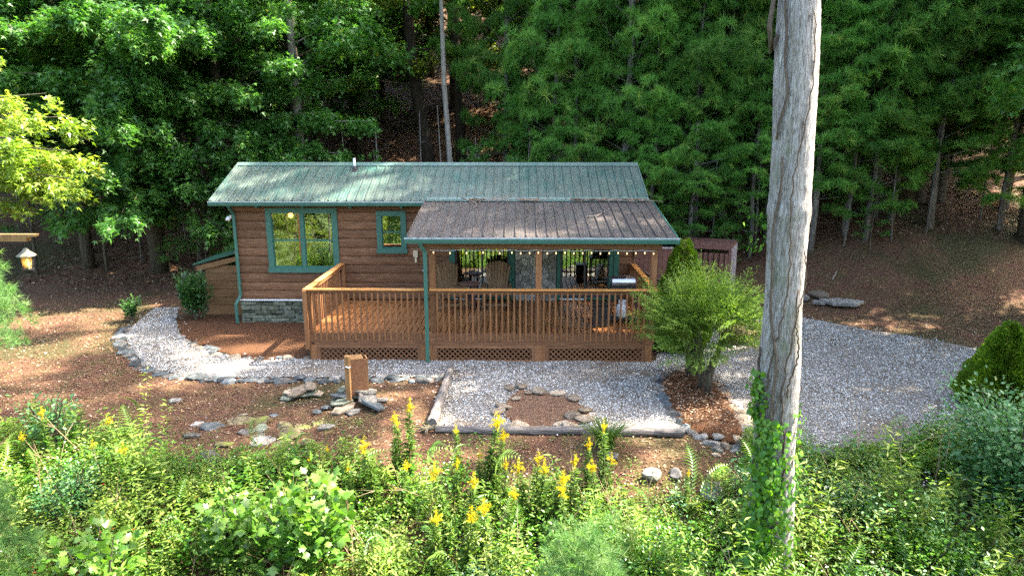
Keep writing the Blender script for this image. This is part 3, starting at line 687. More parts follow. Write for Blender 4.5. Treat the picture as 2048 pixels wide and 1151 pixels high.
# main roof
RZ, EZ, RY, EY = 4.40, 3.50, 5.05, 2.93
RX0, RX1 = -3.42, 8.40
roof = P('roof', MB().beam((RX0 + .03, EY + .03, EZ - .055), (RX0 + .03, RY, RZ - .055), .03, .1), 'trim')
sl = (RZ - EZ) / (RY - EY); Ls = math.hypot(RZ - EZ, RY - EY); ang = math.atan(sl)
def panel_mesh(w, L, mat):
    """ribbed metal sheet along +y (length L), rib on the left edge"""
    pr = [(0, 0), (0.006, .042), (.026, .042), (.040, .002), (w * .36, .002), (w * .38, .006), (w * .42, .006), (w * .44, .002), (w * .68, .002), (w * .7, .006), (w * .74, .006), (w * .76, .002), (w - .008, .002), (w - .002, 0), (w - .002, -.008), (0, -.008)]
    b = MB(); b.prism([(x, z) for x, z in pr], 0, L, 'y'); me = b.mesh('roof_panel'); me.materials.append(mat); return me
NP = 48; pw = (RX1 - RX0) / NP
pm = panel_mesh(pw, Ls, M['roof'])
for k in range(NP): link('roof_panel', pm, None, roof, (RX0 + k * pw, EY, EZ + R.uniform(0, .001)), (ang, 0, 0))
P('rear_slope', MB().add([(RX0, RY, RZ), (RX1, RY, RZ), (RX1, 2 * RY - EY, EZ), (RX0, 2 * RY - EY, EZ), (RX0, RY, RZ - .03), (RX1, RY, RZ - .03), (RX1, 2 * RY - EY, EZ - .03), (RX0, 2 * RY - EY, EZ - .03)],
                        [(0, 1, 2, 3), (7, 6, 5, 4), (0, 4, 5, 1), (1, 5, 6, 2), (2, 6, 7, 3), (3, 7, 4, 0)]) or (lambda b: b)(None) if False else
  (lambda b: (b.add([(RX0, RY, RZ), (RX1, RY, RZ), (RX1, 2 * RY - EY, EZ), (RX0, 2 * RY - EY, EZ), (RX0, RY, RZ - .03), (RX1, RY, RZ - .03), (RX1, 2 * RY - EY, EZ - .03), (RX0, 2 * RY - EY, EZ - .03)],
                    [(0, 1, 2, 3), (7, 6, 5, 4), (0, 4, 5, 1), (1, 5, 6, 2), (2, 6, 7, 3), (3, 7, 4, 0)]), b)[1])(MB()), 'roof', roof)
cosa, sina = math.cos(ang), math.sin(ang)
P('ridge_cap', MB().prism([(RY - .17, RZ - .17 * sl + .035), (RY, RZ + .05), (RY + .17, RZ - .17 * sl + .035), (RY + .17, RZ - .17 * sl + .022), (RY, RZ + .037), (RY - .17, RZ - .17 * sl + .022)], RX0 - .02, RX1 + .02, 'x'), 'flash', roof)
for (x, nm) in ((RX0 - .02, 'rake_trim'), (RX1 + .0, 'rake_trim')):
    P(nm, MB().beam((x + .01, EY - .01, EZ - .03), (x + .01, RY - .0, RZ - .03), .025, .13).beam((x + .01, 2 * RY - EY, EZ - .03), (x + .01, RY + .002, RZ - .03), .025, .13), 'flash', roof)
P('soffit', MB().box(RX0 + .02, RX1 - .02, EY + .02, FY - .03, EZ - .13, EZ - .115), 'siding', roof)
for k, x in enumerate((-2.2, -.95, .35, 1.75)): P('rafter_tail', MB().box(x - .03, x + .03, EY + .03, FY - .015, EZ - .2, EZ - .132), 'trim', roof)
gut = P('gutter', MB().prism([(EY - .11, EZ - .02), (EY - .12, EZ - .05), (EY - .10, EZ - .12), (EY - .0, EZ - .12), (EY - .0, EZ - .02), (EY - .012, EZ - .02), (EY - .012, EZ - .105), (EY - .085, EZ - .105), (EY - .1, EZ - .02)], RX0 - .02, 2.44, 'x'), 'trim')
P('gutter_lip', MB().box(RX0 - .02, 2.44, EY - .125, EY - .1005, EZ - .022, EZ + .002), 'gutter_lip', gut)
P('downspout', MB().beam((-2.92, EY - .06, EZ - .12), (-2.92, FY - .07, EZ - .38), .07, .055, (1, 0, 0)).beam((-2.92, FY - .075, EZ - .36), (-2.92, FY - .075, .80), .075, .055, (0, 1, 0))
  .beam((-2.92, FY - .075, .82), (-3.02, FY - .2, .60), .075, .055, (0, 1, 0)).beam((-3.02, FY - .2, .62), (-3.02, FY - .2, .05), .075, .055, (0, 1, 0)), 'trim')
# roof vent pipe
vp = P('vent_pipe', MB().tube([(.12, 4.72, 4.15), (.12, 4.72, 4.58)], .035, 12), 'white', cabin, True)
P('pipe_flashing', MB().beam((.1, 4.55, 4.20), (.1, 4.85, 4.20 + .3 * sl), .22, .012).lathe([(.075, 0), (.04, .09)], 10, Matrix.Translation((.12, 4.72, 4.27))), 'black', vp)
# porch roof
PX0, PX1, PY, PZ = 2.40, 8.52, -.23, 2.985
py1 = EY + .02; pz1 = EZ + .0; psl = (pz1 - PZ) / (py1 - PY); pang = math.atan(psl); pL = math.hypot(pz1 - PZ, py1 - PY)
proof = P('porch_roof', MB().box(PX0 + .05, PX1 - .05, PY + .05, PY + .08, PZ - .13, PZ - .02), 'trim')
PN = 25; ppw = (PX1 - PX0) / PN; ppm = panel_mesh(ppw, pL, M['porch_roof'])
for k in range(PN): link('roof_panel', ppm, None, proof, (PX0 + k * ppw, PY, PZ + .012), (pang, 0, 0))
P('transition_flashing', MB().prism([(py1 - .14, pz1 - .14 * psl + .045), (py1 + .02, pz1 + .05), (py1 + .12, pz1 + .12 * sl + .05), (py1 + .12, pz1 + .12 * sl + .035), (py1 + .02, pz1 + .03), (py1 - .14, pz1 - .14 * psl + .032)], PX0 + .05, RX1, 'x'), 'flash', proof)
P('porch_ceiling', MB().beam(((PX0 + PX1) / 2, PY + .1, PZ - .045), ((PX0 + PX1) / 2, py1 - .0, pz1 - .045), PX1 - PX0 - .12, .03), 'siding', proof)
for x in (PX0, PX1 - .025): P('rake_trim', MB().beam((x + .012, PY - .01, PZ - .02), (x + .012, py1, pz1 - .02), .025, .11), 'trim', proof)
P('porch_beam', MB().box(PX0 + .25, PX1 - .3, -.02, .1, PZ - .29, PZ - .13), 'railx', proof)
for k in range(9): P('rafter', MB().beam((PX0 + .4 + k * .66, .12, PZ - .1), (PX0 + .4 + k * .66, FY - .05, pz1 - .12), .05, .1), 'siding', proof)
pg = P('porch_gutter', MB().prism([(PY - .11, PZ - .01), (PY - .12, PZ - .04), (PY - .10, PZ - .12), (PY, PZ - .12), (PY, PZ - .01), (PY - .012, PZ - .01), (PY - .012, PZ - .1), (PY - .085, PZ - .1), (PY - .1, PZ - .01)], PX0 - .03, PX1 + .02, 'x'), 'trim')
P('gutter_lip', MB().box(PX0 - .03, PX1 + .02, PY - .125, PY - .1005, PZ - .012, PZ + .018).box(PX0 - .03, PX1 + .02, PY - .1, PY - .013, PZ - .03, PZ - .014), 'gutter_lip', pg)
P('downspout', MB().beam((2.70, PY - .06, PZ - .12), (2.80, -.16, PZ - .33), .08, .06, (0, 1, 0)).beam((2.80, -.16, PZ - .31), (2.80, -.16, .02), .085, .06, (0, 1, 0)), 'trim')
for x in (2.93, 5.40, 8.06): P('porch_post', MB().cbox(x - .07, x + .07, -.06 + .09, .08 + .09, .695, PZ - .292, .008), 'rail')
# small fittings
fl = P('floodlight', MB().box(-3.05, -2.99, FY - .06, FY + .02, 3.0, 3.08), 'white')
P('lamp_head', MB().lathe([(.02, 0), (.045, .03), (.06, .12), (.055, .125)], 12, Matrix.Translation((-3.04, FY - .12, 3.06)) @ Matrix.Rotation(2.4, 4, 'X')), 'white', fl, True)
P('outlet_box', MB().cbox(2.0, 2.13, FY - .09, FY - .013, 1.93, 2.12, .01), 'beige')
P('outlet_plug', MB().tube([(2.07, FY - .05, 1.93), (2.07, FY - .05, 1.78)], .035, 10), 'beige')
P('wall_hook', MB().tube([(2.25, FY - .02, 1.55), (2.25, FY - .05, 1.55)], .015, 8), 'white')
# interior furniture seen through the glass
pend = thing('pendant_lamp', 'small lit orange lamp seen through the left upper window pane', 'lamp', (-1.62, 4.0, 3.0))
MB().tube([(0, 0, .26), (0, 0, .05)], .008, 6).obj('cord', M['black'], pend)
MB().lathe([(.02, .06), (.06, .04), (.07, -.04), (.03, -.07)], 12).obj('bulb', M['lamp'], pend, True)
arm = thing('armchair', 'blue grey armchair seen through the porch door glass', 'armchair', (3.75, 4.0, Z0 + .02))
MB().cbox(-.42, .42, -.4, .4, .12, .42, .05).obj('seat', M['blue'], arm); MB().cbox(-.42, .42, .3, .5, .4, .95, .07).obj('backrest', M['blue'], arm)
for s in (-1, 1): MB().cbox(min(s * .5, s * .38), max(s * .5, s * .38), -.4, .45, .1, .62, .04).obj('armrest', M['blue'], arm)
for a in (-.38, .38):
    for b in (-.35, .4): MB().tube([(a, b, 0), (a, b, .12)], .02, 6).obj('leg', M['black'], arm)

# ------------------------------------------------------------------ deck
deck = thing('deck', 'orange stained wooden deck with railing and lattice skirt along the cabin front', 'deck', (0, 0, 0))
DW, DZ = 8.1, .69; D_ = lambda n, mb, mt, p=deck: mb.obj(n, M[mt], p)
nb = 58; bw = DW / nb
fl = D_('gap_shade_sheet', MB().box(.05, DW - .05, .1, FY - .05, DZ - .10, DZ - .045), 'black')  # black sheet under the boards stands in for shade in the gaps
bmeshes = [MB().cbox(.007, bw - .007, .015, FY - .04, -.042, 0, .004).mesh('board') for _ in range(1)]
bmeshes[0].materials.append(M['deck_board'])
for k in range(nb): link('board', bmeshes[0], None, fl, (k * bw, 0, DZ + R.uniform(-.001, .001)))
D_('rim_board', MB().box(0, DW, -.03, .012, .47, DZ - .004), 'railx'); D_('side_rim', MB().box(-.03, -.0015, -.03, FY - .06, .47, DZ - .004), 'rail'); D_('side_rim', MB().box(DW + .0015, DW + .03, -.03, FY - .06, .47, DZ - .004), 'rail')
D_('trim_band', MB().box(.1, DW, -.045, -.031, .40, .475), 'railx')
for (a, b) in ((.0, .15), (2.62, 2.93), (5.33, 5.57), (7.92, 8.08)): D_('skirt_post', MB().box(a, b, -.06, .06, -.1, .398), 'rail')
for (a, b) in ((.15, 2.62), (2.93, 5.33), (5.57, 7.92)):
    f = D_('lattice_frame', MB().box(a, b, -.05, -.01, .32, .398).box(a, b, -.05, -.01, -.03, .045).box(a, a + .08, -.05, -.01, .046, .319).box(b - .08, b, -.05, -.01, .046, .319), 'railx')
    l1 = MB(); hgt = .275; z0 = .045
    for q in range(int((b - a - .16 + hgt) / .125) + 1):
        for s in (1, -1):
            xa = a + .08 + q * .125 - (hgt if s > 0 else 0); xb = xa + hgt * s; 
            if s < 0: xa = a + .08 + q * .125; xb = xa - hgt
            x0_, z0_, x1_, z1_ = xa, z0, xb, z0 + hgt; lo, hi = a + .08, b - .08
            def clipx(x0_, z0_, x1_, z1_, lo, hi):
                m_ = (z1_ - z0_) / (x1_ - x0_); pts = []
                for (x, z) in ((x0_, z0_), (x1_, z1_)):
                    xx = min(max(x, lo), hi); pts.append((xx, z0_ + (xx - x0_) * m_))
                return pts
            if max(x0_, x1_) <= lo or min(x0_, x1_) >= hi: continue
            (p, q_) = clipx(x0_, z0_, x1_, z1_, lo, hi)
            if abs(p[0] - q_[0]) < .02: continue
            yy = -.026 if s > 0 else -.034
            l1.beam((p[0], yy, p[1]), (q_[0], yy, q_[1]), .007, .03)
    lat = l1.obj('lattice', M['railx'], f); lat['kind'] = 'stuff'
D_('crawl_shade', MB().box(.1, DW - .1, 1.2, 1.25, -.05, .58), 'black')  # black panel added behind the lattice in place of crawl space shade
# railing
CZ = 1.755
rl = D_('rail_cap', MB().cbox(-.09, 2.74, -.085, .065, CZ - .036, CZ, .006), 'cap')
D_('rail_cap', MB().cbox(2.86, 8.2, -.085, .065, CZ - .036, CZ, .006), 'cap')
D_('rail_cap', MB().cbox(-.09, .06, .067, FY - .02, CZ - .035, CZ - .001, .006), 'capy')
D_('rail_cap', MB().cbox(8.04, 8.19, .067, FY - .02, CZ - .035, CZ - .001, .006), 'capy')
D_('top_rail', MB().box(.09, 8.0, -.018, .022, CZ - .13, CZ - .037), 'railx')
D_('top_rail', MB().box(-.022, .018, .09, FY - .03, CZ - .13, CZ - .037), 'rail'); D_('top_rail', MB().box(8.08, 8.12, .09, FY - .03, CZ - .13, CZ - .037), 'rail')
bal = MB().box(-.019, .019, -.019, .019, 0, 1.17).mesh('baluster'); bal.materials.append(M['rail'])
k = 0; x = .14
while x < 8.0:
    if not (2.72 < x < 2.90): link('baluster', bal, None, deck, (x, -.052 + .0, .51), (0, 0, 0))
    x += .138
for xs in (-.05, 8.15):
    y = .14
    while y < FY - .1: link('baluster', bal, None, deck, (xs, y, .51)); y += .138
for (x, y) in ((.03, .03), (.03, FY - .08), (8.06, FY - .08)): D_('rail_post', MB().cbox(x - .045, x + .045, y - .045, y + .045, .695, CZ - .038, .006), 'rail')
D_('corner_post', MB().cbox(-.10, -.005, -.10, -.032, .30, CZ - .038, .006), 'rail')
# side landing with a dark handrail on the right
D_('landing', MB().box(8.2, 9.3, 1.4, 3.2, .58, .68), 'deck_board')
D_('handrail', MB().beam((8.25, 3.0, 1.62), (9.2, 1.2, 1.3), .04, .06), 'blackm').data
for (x, y, z) in ((8.35, 2.8, 1.55), (9.1, 1.38, 1.3)): D_('handrail_post', MB().box(x - .03, x + .03, y - .03, y + .03, 0, z), 'blackm')

# ------------------------------------------------------------------ porch furniture
def rocker():
    t = thing('rocking_chair', 'slatted wooden rocking chair on the porch left of the round table', 'rocking chair', (0, 0, 0), 0, 'wooden rocking chairs on the porch')
    W_ = M['chairw']
    for s in range(8):      # fan shaped back, leaning
        u = (s - 3.5) / 3.5; top = 1.20 - .10 * abs(u) ** 2
        p0 = Vector((u * .21, .20, .38)); p1 = Vector((u * .31, .48, top))
        MB().beam(p0, p1, .07 + .0, .018, (0, -1, .3), .004).obj('back_slat', W_, t)
    MB().beam((-.3, .36, .75), (.3, .36, .75), .02, .06).obj('back_rail', W_, t); MB().beam((-.3, .475, 1.05), (.3, .475, 1.05), .02, .06).obj('back_rail', W_, t)
    for s in range(6): MB().cbox(-.29, .29, -.30 + s * .09, -.23 + s * .09, .39 - s * .012, .41 - s * .012, .004).obj('seat_slat', W_, t)
    for s in (-1, 1):
        x = s * .34
        MB().prism([(x - .035 - s * .0, -.36), (x + .05 * s - .03, -.40), (x + .07 * s, -.36), (x + .07 * s, -.1), (x + .03 * s, .34), (x - .03, .34)] if s > 0 else [(x + .035, -.36), (x - .05 + .03, -.40), (x - .07, -.36), (x - .07, -.1), (x - .03, .34), (x + .03, .34)], .60, .622, 'z').obj('armrest', W_, t)
        MB().beam((x, -.26, .08), (x, -.26, .60), .09, .025, (1, 0, 0)).obj('front_leg', W_, t)
        MB().beam((x, .22, .08), (x, .30, .60), .07, .025, (1, 0, 0)).obj('rear_leg', W_, t)
        MB().beam((x * .9, -.30, .36), (x * .9, .34, .27), .025, .09).obj('side_rail', W_, t)
        r = MB(); pr = [(-.46 + k * .1, .02 + .42 * (-.46 + k * .1 - .02) ** 2) for k in range(11)]
        r.prism(pr + [(y, z + .07) for y, z in reversed(pr)], x - .018, x + .018, 'x'); r.obj('rocker', W_, t)
    MB().beam((-.34, -.28, .16), (.34, -.28, .16), .02, .06).obj('stretcher', W_, t)
    return t
r1 = rocker(); r1.location = (2.98 + .12, 2.3, DZ + .005); r1.rotation_euler.z = math.radians(20)
r2 = copy_tree(r1); r2.location = (4.34, 2.35, DZ + .005); r2.rotation_euler.z = math.radians(-3)
r2['label'] = 'slatted wooden rocking chair on the porch right of the round table'
t = thing('side_table', 'small round dark side table between the two rocking chairs', 'table', (3.62, 2.6, DZ + .005))
MB().lathe([(.24, .60), (.255, .61), (.255, .635), (.24, .645)], 24).obj('tabletop', M['darkw'], t)
for a in range(4): MB().beam((.15 * math.cos(a * PI / 2 + .8), .15 * math.sin(a * PI / 2 + .8), 0), (.15 * math.cos(a * PI / 2 + .8), .15 * math.sin(a * PI / 2 + .8), .6), .035, .035, (1, 0, 0)).obj('leg', M['darkw'], t)
MB().box(-.12, .12, -.12, .12, .2, .22).obj('shelf', M['darkw'], t)
g = thing('gas_grill', 'portable gas grill with silver lid on a cart in the deck corner', 'grill', (7.5, 1.0, DZ + .005))
lid = MB(); prf = [(-.2, .98), (-.21, 1.05), (-.17, 1.13), (-.08, 1.17), (.08, 1.17), (.17, 1.13), (.2, 1.05), (.2, .98)]
lid.prism(prf, -.28, .28, 'x').obj('lid', M['steel'], g); MB().beam((-.2, -.25, 1.03), (.2, -.25, 1.03), .02, .02).obj('handle', M['steel'], g)
MB().box(-.29, .29, -.21, .2, .84, .978).obj('firebox', M['black'], g); MB().box(-.36, .36, -.24, .24, .80, .838).obj('shelf', M['blackm'], g)
for a in (-.32, .32):
    for b in (-.2, .2): MB().box(a - .018, a + .018, b - .018, b + .018, .0, .80).obj('leg', M['blackm'], g)
MB().box(-.3, .3, -.18, .18, .10, .125).obj('lower_shelf', M['blackm'], g)
t = thing('propane_tank', 'white propane tank standing under the grill', 'propane tank', (7.5, .95, DZ + .135))
MB().lathe([(.09, 0), (.13, .03), (.148, .08), (.15, .26), (.12, .33), (.05, .36)], 20).obj('cylinder', M['tank'], t, True)
MB().lathe([(.09, .34), (.1, .44), (.094, .44), (.084, .34)], 16).obj('collar', M['tank'], t); MB().tube([(0, 0, .35), (0, 0, .42)], .025, 8).obj('valve', M['black'], t)
t = thing('storage_bin', 'low black slatted bin on the deck left of the grill', 'bin', (6.92, .7, DZ + .005))
MB().cbox(-.17, .17, -.17, .17, 0, .52, .015).obj('body', M['black'], t); MB().cbox(-.185, .185, -.185, .185, .522, .56, .01).obj('lid', M['black'], t)
for k in range(12): MB().box(-.178, .178, -.182, -.1715, .03 + k * .04, .05 + k * .04).obj('slat', M['blackm'], t)
# string lights under the porch gutter
t = thing('string_lights', 'string of small warm bulbs hanging under the porch gutter', 'string lights', (0, 0, 0))
pts = []; nbul = 25; xs0, xs1 = 2.95, 8.05
bulb_me = MB().lathe([(.005, 0), (.013, -.014), (.016, -.032), (.010, -.05), (.003, -.054)], 8).mesh('bulb', True); bulb_me.materials.append(M['bulb'])
sock = MB().tube([(0, 0, .03), (0, 0, 0)], .012, 6).mesh('socket'); sock.materials.append(M['black'])
xl = list(np.linspace(2.98, 4.5, 5)) + list(np.linspace(4.78, 8.02, 17)); sag = lambda x: PZ - .305 - .02 * abs(math.sin((x - 2.95) / .6 * PI))
for x in xl:
    link('bulb', bulb_me, None, t, (x, -.045, sag(x) - .03)); link('socket', sock, None, t, (x, -.045, sag(x) - .03))
MB().tube([(x, -.045, sag(x)) for x in np.linspace(2.9, 8.05, 90)], .005, 4).obj('cable', M['white'], t)

# ------------------------------------------------------------------ shed, enclosure, fence panel
t = thing('shed', 'small brown lean-to shed with dark green roof behind the left cabin end', 'shed', (-3.7, 4.6, 0))
T3 = lambda *a: MB().box(a[0] + 3.7, a[1] + 3.7, a[2] - 4.6, a[3] - 4.6, a[4], a[5])
w = T3(-4.30, -3.06, 4.25, 5.6, 0, 1.3).obj('wall', M['shedw'], t)
for k in range(6): T3(-4.34, -3.04, 4.2, 4.249, .06 + k * .24, .29 + k * .24).obj('plank', M['shedw'], w)
MB().beam((-.86, -.44, 1.40), (.66, -.44, 1.78), .05, .14, (0, 0, 1)).obj('fascia', M['shedw'], t)
rf = MB().beam((-.95, .25, 1.52), (.66, .25, 1.96), 1.5, .03, (0, 0, 1)).obj('roof', M['shed_roof'], t)
for k in range(6): MB().beam((-.95, -.45 + k * .27, 1.545), (.66, -.45 + k * .27, 1.985), .03, .025).obj('roof_rib', M['shed_roof'], rf)
T3(-4.42, -3.04, 4.18, 4.26, 0, .06).obj('base_board', M['shedw'], t)

t = thing('slatted_enclosure', 'dark wooden enclosure with slatted top behind the shrubs right of the cabin', 'enclosure', (11.2, 6.9, 0))
c4 = [Vector((11.29, 8.3, 0)), Vector((12.15, 6.55, 0)), Vector((11.2, 5.45, 0)), Vector((10.2, 6.25, 0))]
c4 = [Vector((10.55, 7.7, 0)), Vector((12.15, 7.1, 0)), Vector((11.55, 5.75, 0)), Vector((10.0, 6.3, 0))]; off = Vector((11.2, 6.9, 0))
EH = 1.78
for a in range(4):
    p, q = c4[a] - off, c4[(a + 1) % 4] - off; up = Vector((0, 0, EH))
    MB().beam(p + up, q + up, .06, .12).obj('top_beam', M['darkw'], t); MB().beam(p, p + up * .96, .09, .09, (0, 1, 0)).obj('corner_post', M['darkw'], t)
for s in range(1, 5):
    p = c4[0].lerp(c4[3], s / 5) - off; q = c4[1].lerp(c4[2], s / 5) - off
    MB().beam(p + Vector((0, 0, EH + .03)), q + Vector((0, 0, EH + .03)), .09, .035).obj('top_slat', M['darkw'], t)
for s in range(8):
    p = c4[1].lerp(c4[2], (s + .02) / 8) - off; q = c4[1].lerp(c4[2], (s + .95) / 8) - off
    MB().beam((p + q) / 2 + Vector((.05, 0, .05)), (p + q) / 2 + Vector((.05, 0, EH - .02)), (q - p).length, .02, (1, -.4, 0)).obj('side_board', M['panelw'], t)  # paler wood carries the light on this right-hand face in its colour
for s in range(10):
    p = c4[3].lerp(c4[2], (s + .02) / 10) - off; q = c4[3].lerp(c4[2], (s + .96) / 10) - off
    MB().beam((p + q) / 2 + Vector((0, -.05, .05)), (p + q) / 2 + Vector((0, -.05, EH * .9)), (q - p).length, .02, (.3, -1, 0)).obj('front_board', M['darkw'], t)
t = thing('fence_panel', 'dark brown board fence panel between the cabin corner and the clipped conifer', 'fence', (8.3, 4.9, 0))
for k in range(9): MB().box(k * .14, k * .14 + .132, 0, .025, .02, 1.9).obj('board', M['darkw'], t)
MB().box(-.02, 1.28, -.03, .06, 1.902, 1.94).obj('cap', M['panelw'], t)
for k in (0, 1.2): MB().box(k, k + .08, .027, .1, 0, 1.9).obj('post', M['darkw'], t)

# wooden post with box, and slabs at its foot
t = thing('wooden_post', 'tan square wooden post standing in the front yard before a board box', 'post', (1.60, -2.84, 0))
MB().cbox(-.047, .047, -.047, .047, -.1, 1.06, .008).obj('shaft', M['postw'], t); MB().tube([(-.02, -.062, .86), (.05, -.075, .83), (.08, -.06, .86)], .012, 6).obj('hook', M['white'], t)
t = thing('board_box', 'tall open wooden board box behind the square post in the yard', 'box', (1.74, -2.42, 0), math.radians(22))
MB().box(-.22, .12, -.12, -.095, .1, .88).obj('front_board', M['railx'], t); MB().box(-.22, -.195, -.094, .16, .1, .86).obj('side_board', M['railx'], t)  # darker front against a paler right side: shade put into the wood colour
MB().box(.121, .145, -.12, .16, .1, .88).obj('side_board', M['postw'], t); MB().box(-.194, .12, .135, .16, .1, .86).obj('rear_board', M['railx'], t)
MB().box(-.24, .06, -.125, .17, .882, .90).obj('lid', M['postw'], t)
t = thing('slab_heap', 'heap of flat grey slabs stacked round the foot of the wooden post', 'stone pile', (1.7, -2.75, 0))
for (x, y, s, z, k, tl) in [(1.35, -2.7, .5, .05, 'ledge', .1), (1.4, -2.6, .42, .15, 'bluestone', .15), (1.55, -3.0, .6, .05, 'tanstone', .12), (1.95, -2.75, .62, .16, 'stone', .35), (2.1, -2.95, .6, .1, 'bluestone', .4), (1.9, -2.55, .5, .2, 'stone', .2),
                            (1.75, -3.15, .4, .03, 'stone', .1), (1.5, -2.85, .45, .12, 'ledge', .1), (1.15, -2.95, .3, .03, 'bluestone', .3), (1.05, -3.15, .22, .03, 'bluestone', .5), (1.65, -2.45, .45, .1, 'ledge', .1), (2.2, -2.6, .3, .05, 'stone', .2), (1.35, -2.45, .3, .2, 'ledge', .2)]:
    put_stone(t, (1.7, -2.75, 0), R.choice(SL[k]), x, y, s, z, tl)

# weathered logs
def log(name, label, p, q, r0, r1, mat):
    p, q = Vector(p), Vector(q); n = 26; rr = random.Random(int(p.x * 10)); pts = [p.lerp(q, i / (n - 1)) + Vector((rr.uniform(-.015, .015), rr.uniform(-.015, .015), rr.uniform(-.01, .01))) for i in range(n)]
    tab = [[1 + rr.uniform(-.13, .13) for _ in range(16)] for _ in range(n)]
    for i in range(1, n): tab[i] = [.75 * a + .25 * b for a, b in zip(tab[i - 1], tab[i])] if i % 5 else tab[i]
    b = MB(); b.tube([v - p for v in pts], [r0 + (r1 - r0) * i / (n - 1) for i in range(n)], 16, True, lambda i, k: tab[i][k])
    o = link(name, b.mesh(name), mat, None, tuple(p)); return tag(o, label, 'log')
log('log', 'grey weathered log running from the gravel corner toward the deck', (3.36, -3.85, .09), (3.42, -.75, .1), .10, .07, M['logy'])
log('log', 'long grey weathered log lying along the front of the gravel', (3.45, -4.02, .06), (7.9, -4.08, .07), .07, .085, M['logw'])
b = MB()
for k in range(14):
    a = R.uniform(0, 6.28); b.tube([(0, 0, .05), (math.cos(a) * .1, math.sin(a) * .08, .08), (math.cos(a) * R.uniform(.18, .3), math.sin(a) * R.uniform(.12, .25), R.uniform(0, .12))], [.03, .02, .006], 5)
tag(b.obj('stump', M['bark_oak'], None, False, (3.3, -3.98, 0)), 'dark splintered root end where the two logs meet', 'stump')

# lantern on a bracket beam at the left
t = thing('lantern_bracket', 'wooden beam with a notched end reaching in at the left edge', 'beam', (-3.9, -5.2, h1(-3.9, -5.2)))
bz = 3.72 - t.location.z
MB().cbox(-.07, .07, -.07, .07, -.3, bz - .06, .008).obj('post', M['postw'], t)
MB().prism([(-.2, bz - .055), (1.32, bz - .055), (1.34, bz - .0), (1.46, bz + .02), (1.48, bz + .055), (-.2, bz + .055)], -.05, .05, 'y').obj('arm', M['postw'], t)
t = thing('hanging_lantern', 'lit copper lantern with amber glass hanging from the wooden beam at left', 'lantern', (-2.64, -5.2, 3.30))
MB().lathe([(.02, .26), (.04, .235), (.055, .21), (.13, .15), (.135, .135), (.08, .15)], 8).obj('cap', plain('aged_copper', (.16, .15, .11), .5, .5, .5, .4), t)
MB().lathe([(.062, -.06), (.09, .135), (.086, .135), (.058, -.06)], 6).obj('glass', M['lglass'], t)
MB().lathe([(.075, -.085), (.08, -.06), (.04, -.06)], 8).obj('base', M['black'], t)
for k in range(6): MB().beam((.062 * math.cos(k * PI / 3), .062 * math.sin(k * PI / 3), -.06), (.095 * math.cos(k * PI / 3), .095 * math.sin(k * PI / 3), .14), .008, .008, (0, 1, 0)).obj('bar', M['black'], t)
MB().lathe([(.012, -.03), (.03, .02), (.02, .07), (.004, .09)], 10).obj('flame', M['flame'], t, True)
MB().tube([(0, 0, .26), (0, 0, .37)], .006, 5).obj('hook', M['black'], t)

# ------------------------------------------------------------------ trees: shared builders
UP = np.array([0, 0, 1.0])
def spray(b, d, L, W, n, r, droop=.25, twigs=12):
    """leaf positions, directions and normals of one flattened leafy branch"""
    b = np.array(b, float); d = np.array(d, float); d = d / np.linalg.norm(d); side = np.cross(d, UP); side /= max(1e-6, np.linalg.norm(side))
    t = r.uniform(.12, 1, twigs) ** .75; sg = np.where(np.arange(twigs) % 2 == 0, 1., -1.) ; ln = W * (1.05 - .55 * t) * r.uniform(.6, 1.15, twigs)
    td = unit(d[None] * r.uniform(.5, 1.1, (twigs, 1)) + side[None] * sg[:, None] + UP * r.uniform(-.15, .25, (twigs, 1)))
    k = r.integers(0, twigs, n); q = r.uniform(.15, 1, n) ** .7
    P_ = b + d * (L * t[k])[:, None] + td[k] * (ln[k] * q)[:, None]; rad = np.linalg.norm((P_ - b)[:, :2], axis=1)
    P_ = P_ + r.normal(0, .07 * W + .03, (n, 3)) * np.array([1, 1, 1.6]); P_[:, 2] -= droop * (rad / max(L, .1)) ** 2 * L * .6
    D_ = td[k] + r.normal(0, .55, (n, 3)); D_[:, 2] -= .35
    N_ = UP + r.normal(0, .45, (n, 3)); return P_, D_, N_
def bough(b, d, L, r, dens=1.0, nt=13, rad=.2):
    """pine bough: separate rounded plumes of needle tufts along and beside the limb"""
    b = np.array(b, float); d = np.array(d, float); d /= np.linalg.norm(d); side = np.cross(d, UP); side /= max(1e-6, np.linalg.norm(side)); Ps = []; Ds = []
    spots_ = [(1.0, 0, 1.0)]
    for i in range(max(1, int(L / .55 * dens))):
        t = .42 + .5 * (i + r.uniform(0, 1)) / max(1, int(L / .55 * dens))
        for sg in (-1, 1): spots_.append((t, sg * (1.15 - t) * L * r.uniform(.35, .7), r.uniform(.7, 1.05)))
    for (t, o, k) in spots_:
        c_ = b + d * L * t + side * o + d * abs(o) * .5 + UP * (.12 * t * t * L + r.normal(0, .07)); out = unit(d + side * np.sign(o) * .8 + UP * .35)
        v = unit(r.normal(size=(nt, 3)) + out * .55); v[:, 2] = v[:, 2] * .6 + .15
        Ps += list(c_ + v * rad * k * r.uniform(.5, 1.15, (nt, 1)) * np.array([1.25, 1.25, .8])); Ds += list(v + out * .4 + UP * .25)
    return Ps, Ds
def trunk_mesh(path, rads, n=12, seed=0, amp=.07):
    rr = random.Random(seed); tab = [[1 + rr.uniform(-amp, amp) for _ in range(n)] for _ in range(len(path))]
    b = MB(); b.tube(path, rads, n, True, lambda i, k: tab[i][k]); return b.mesh('trunk', True)

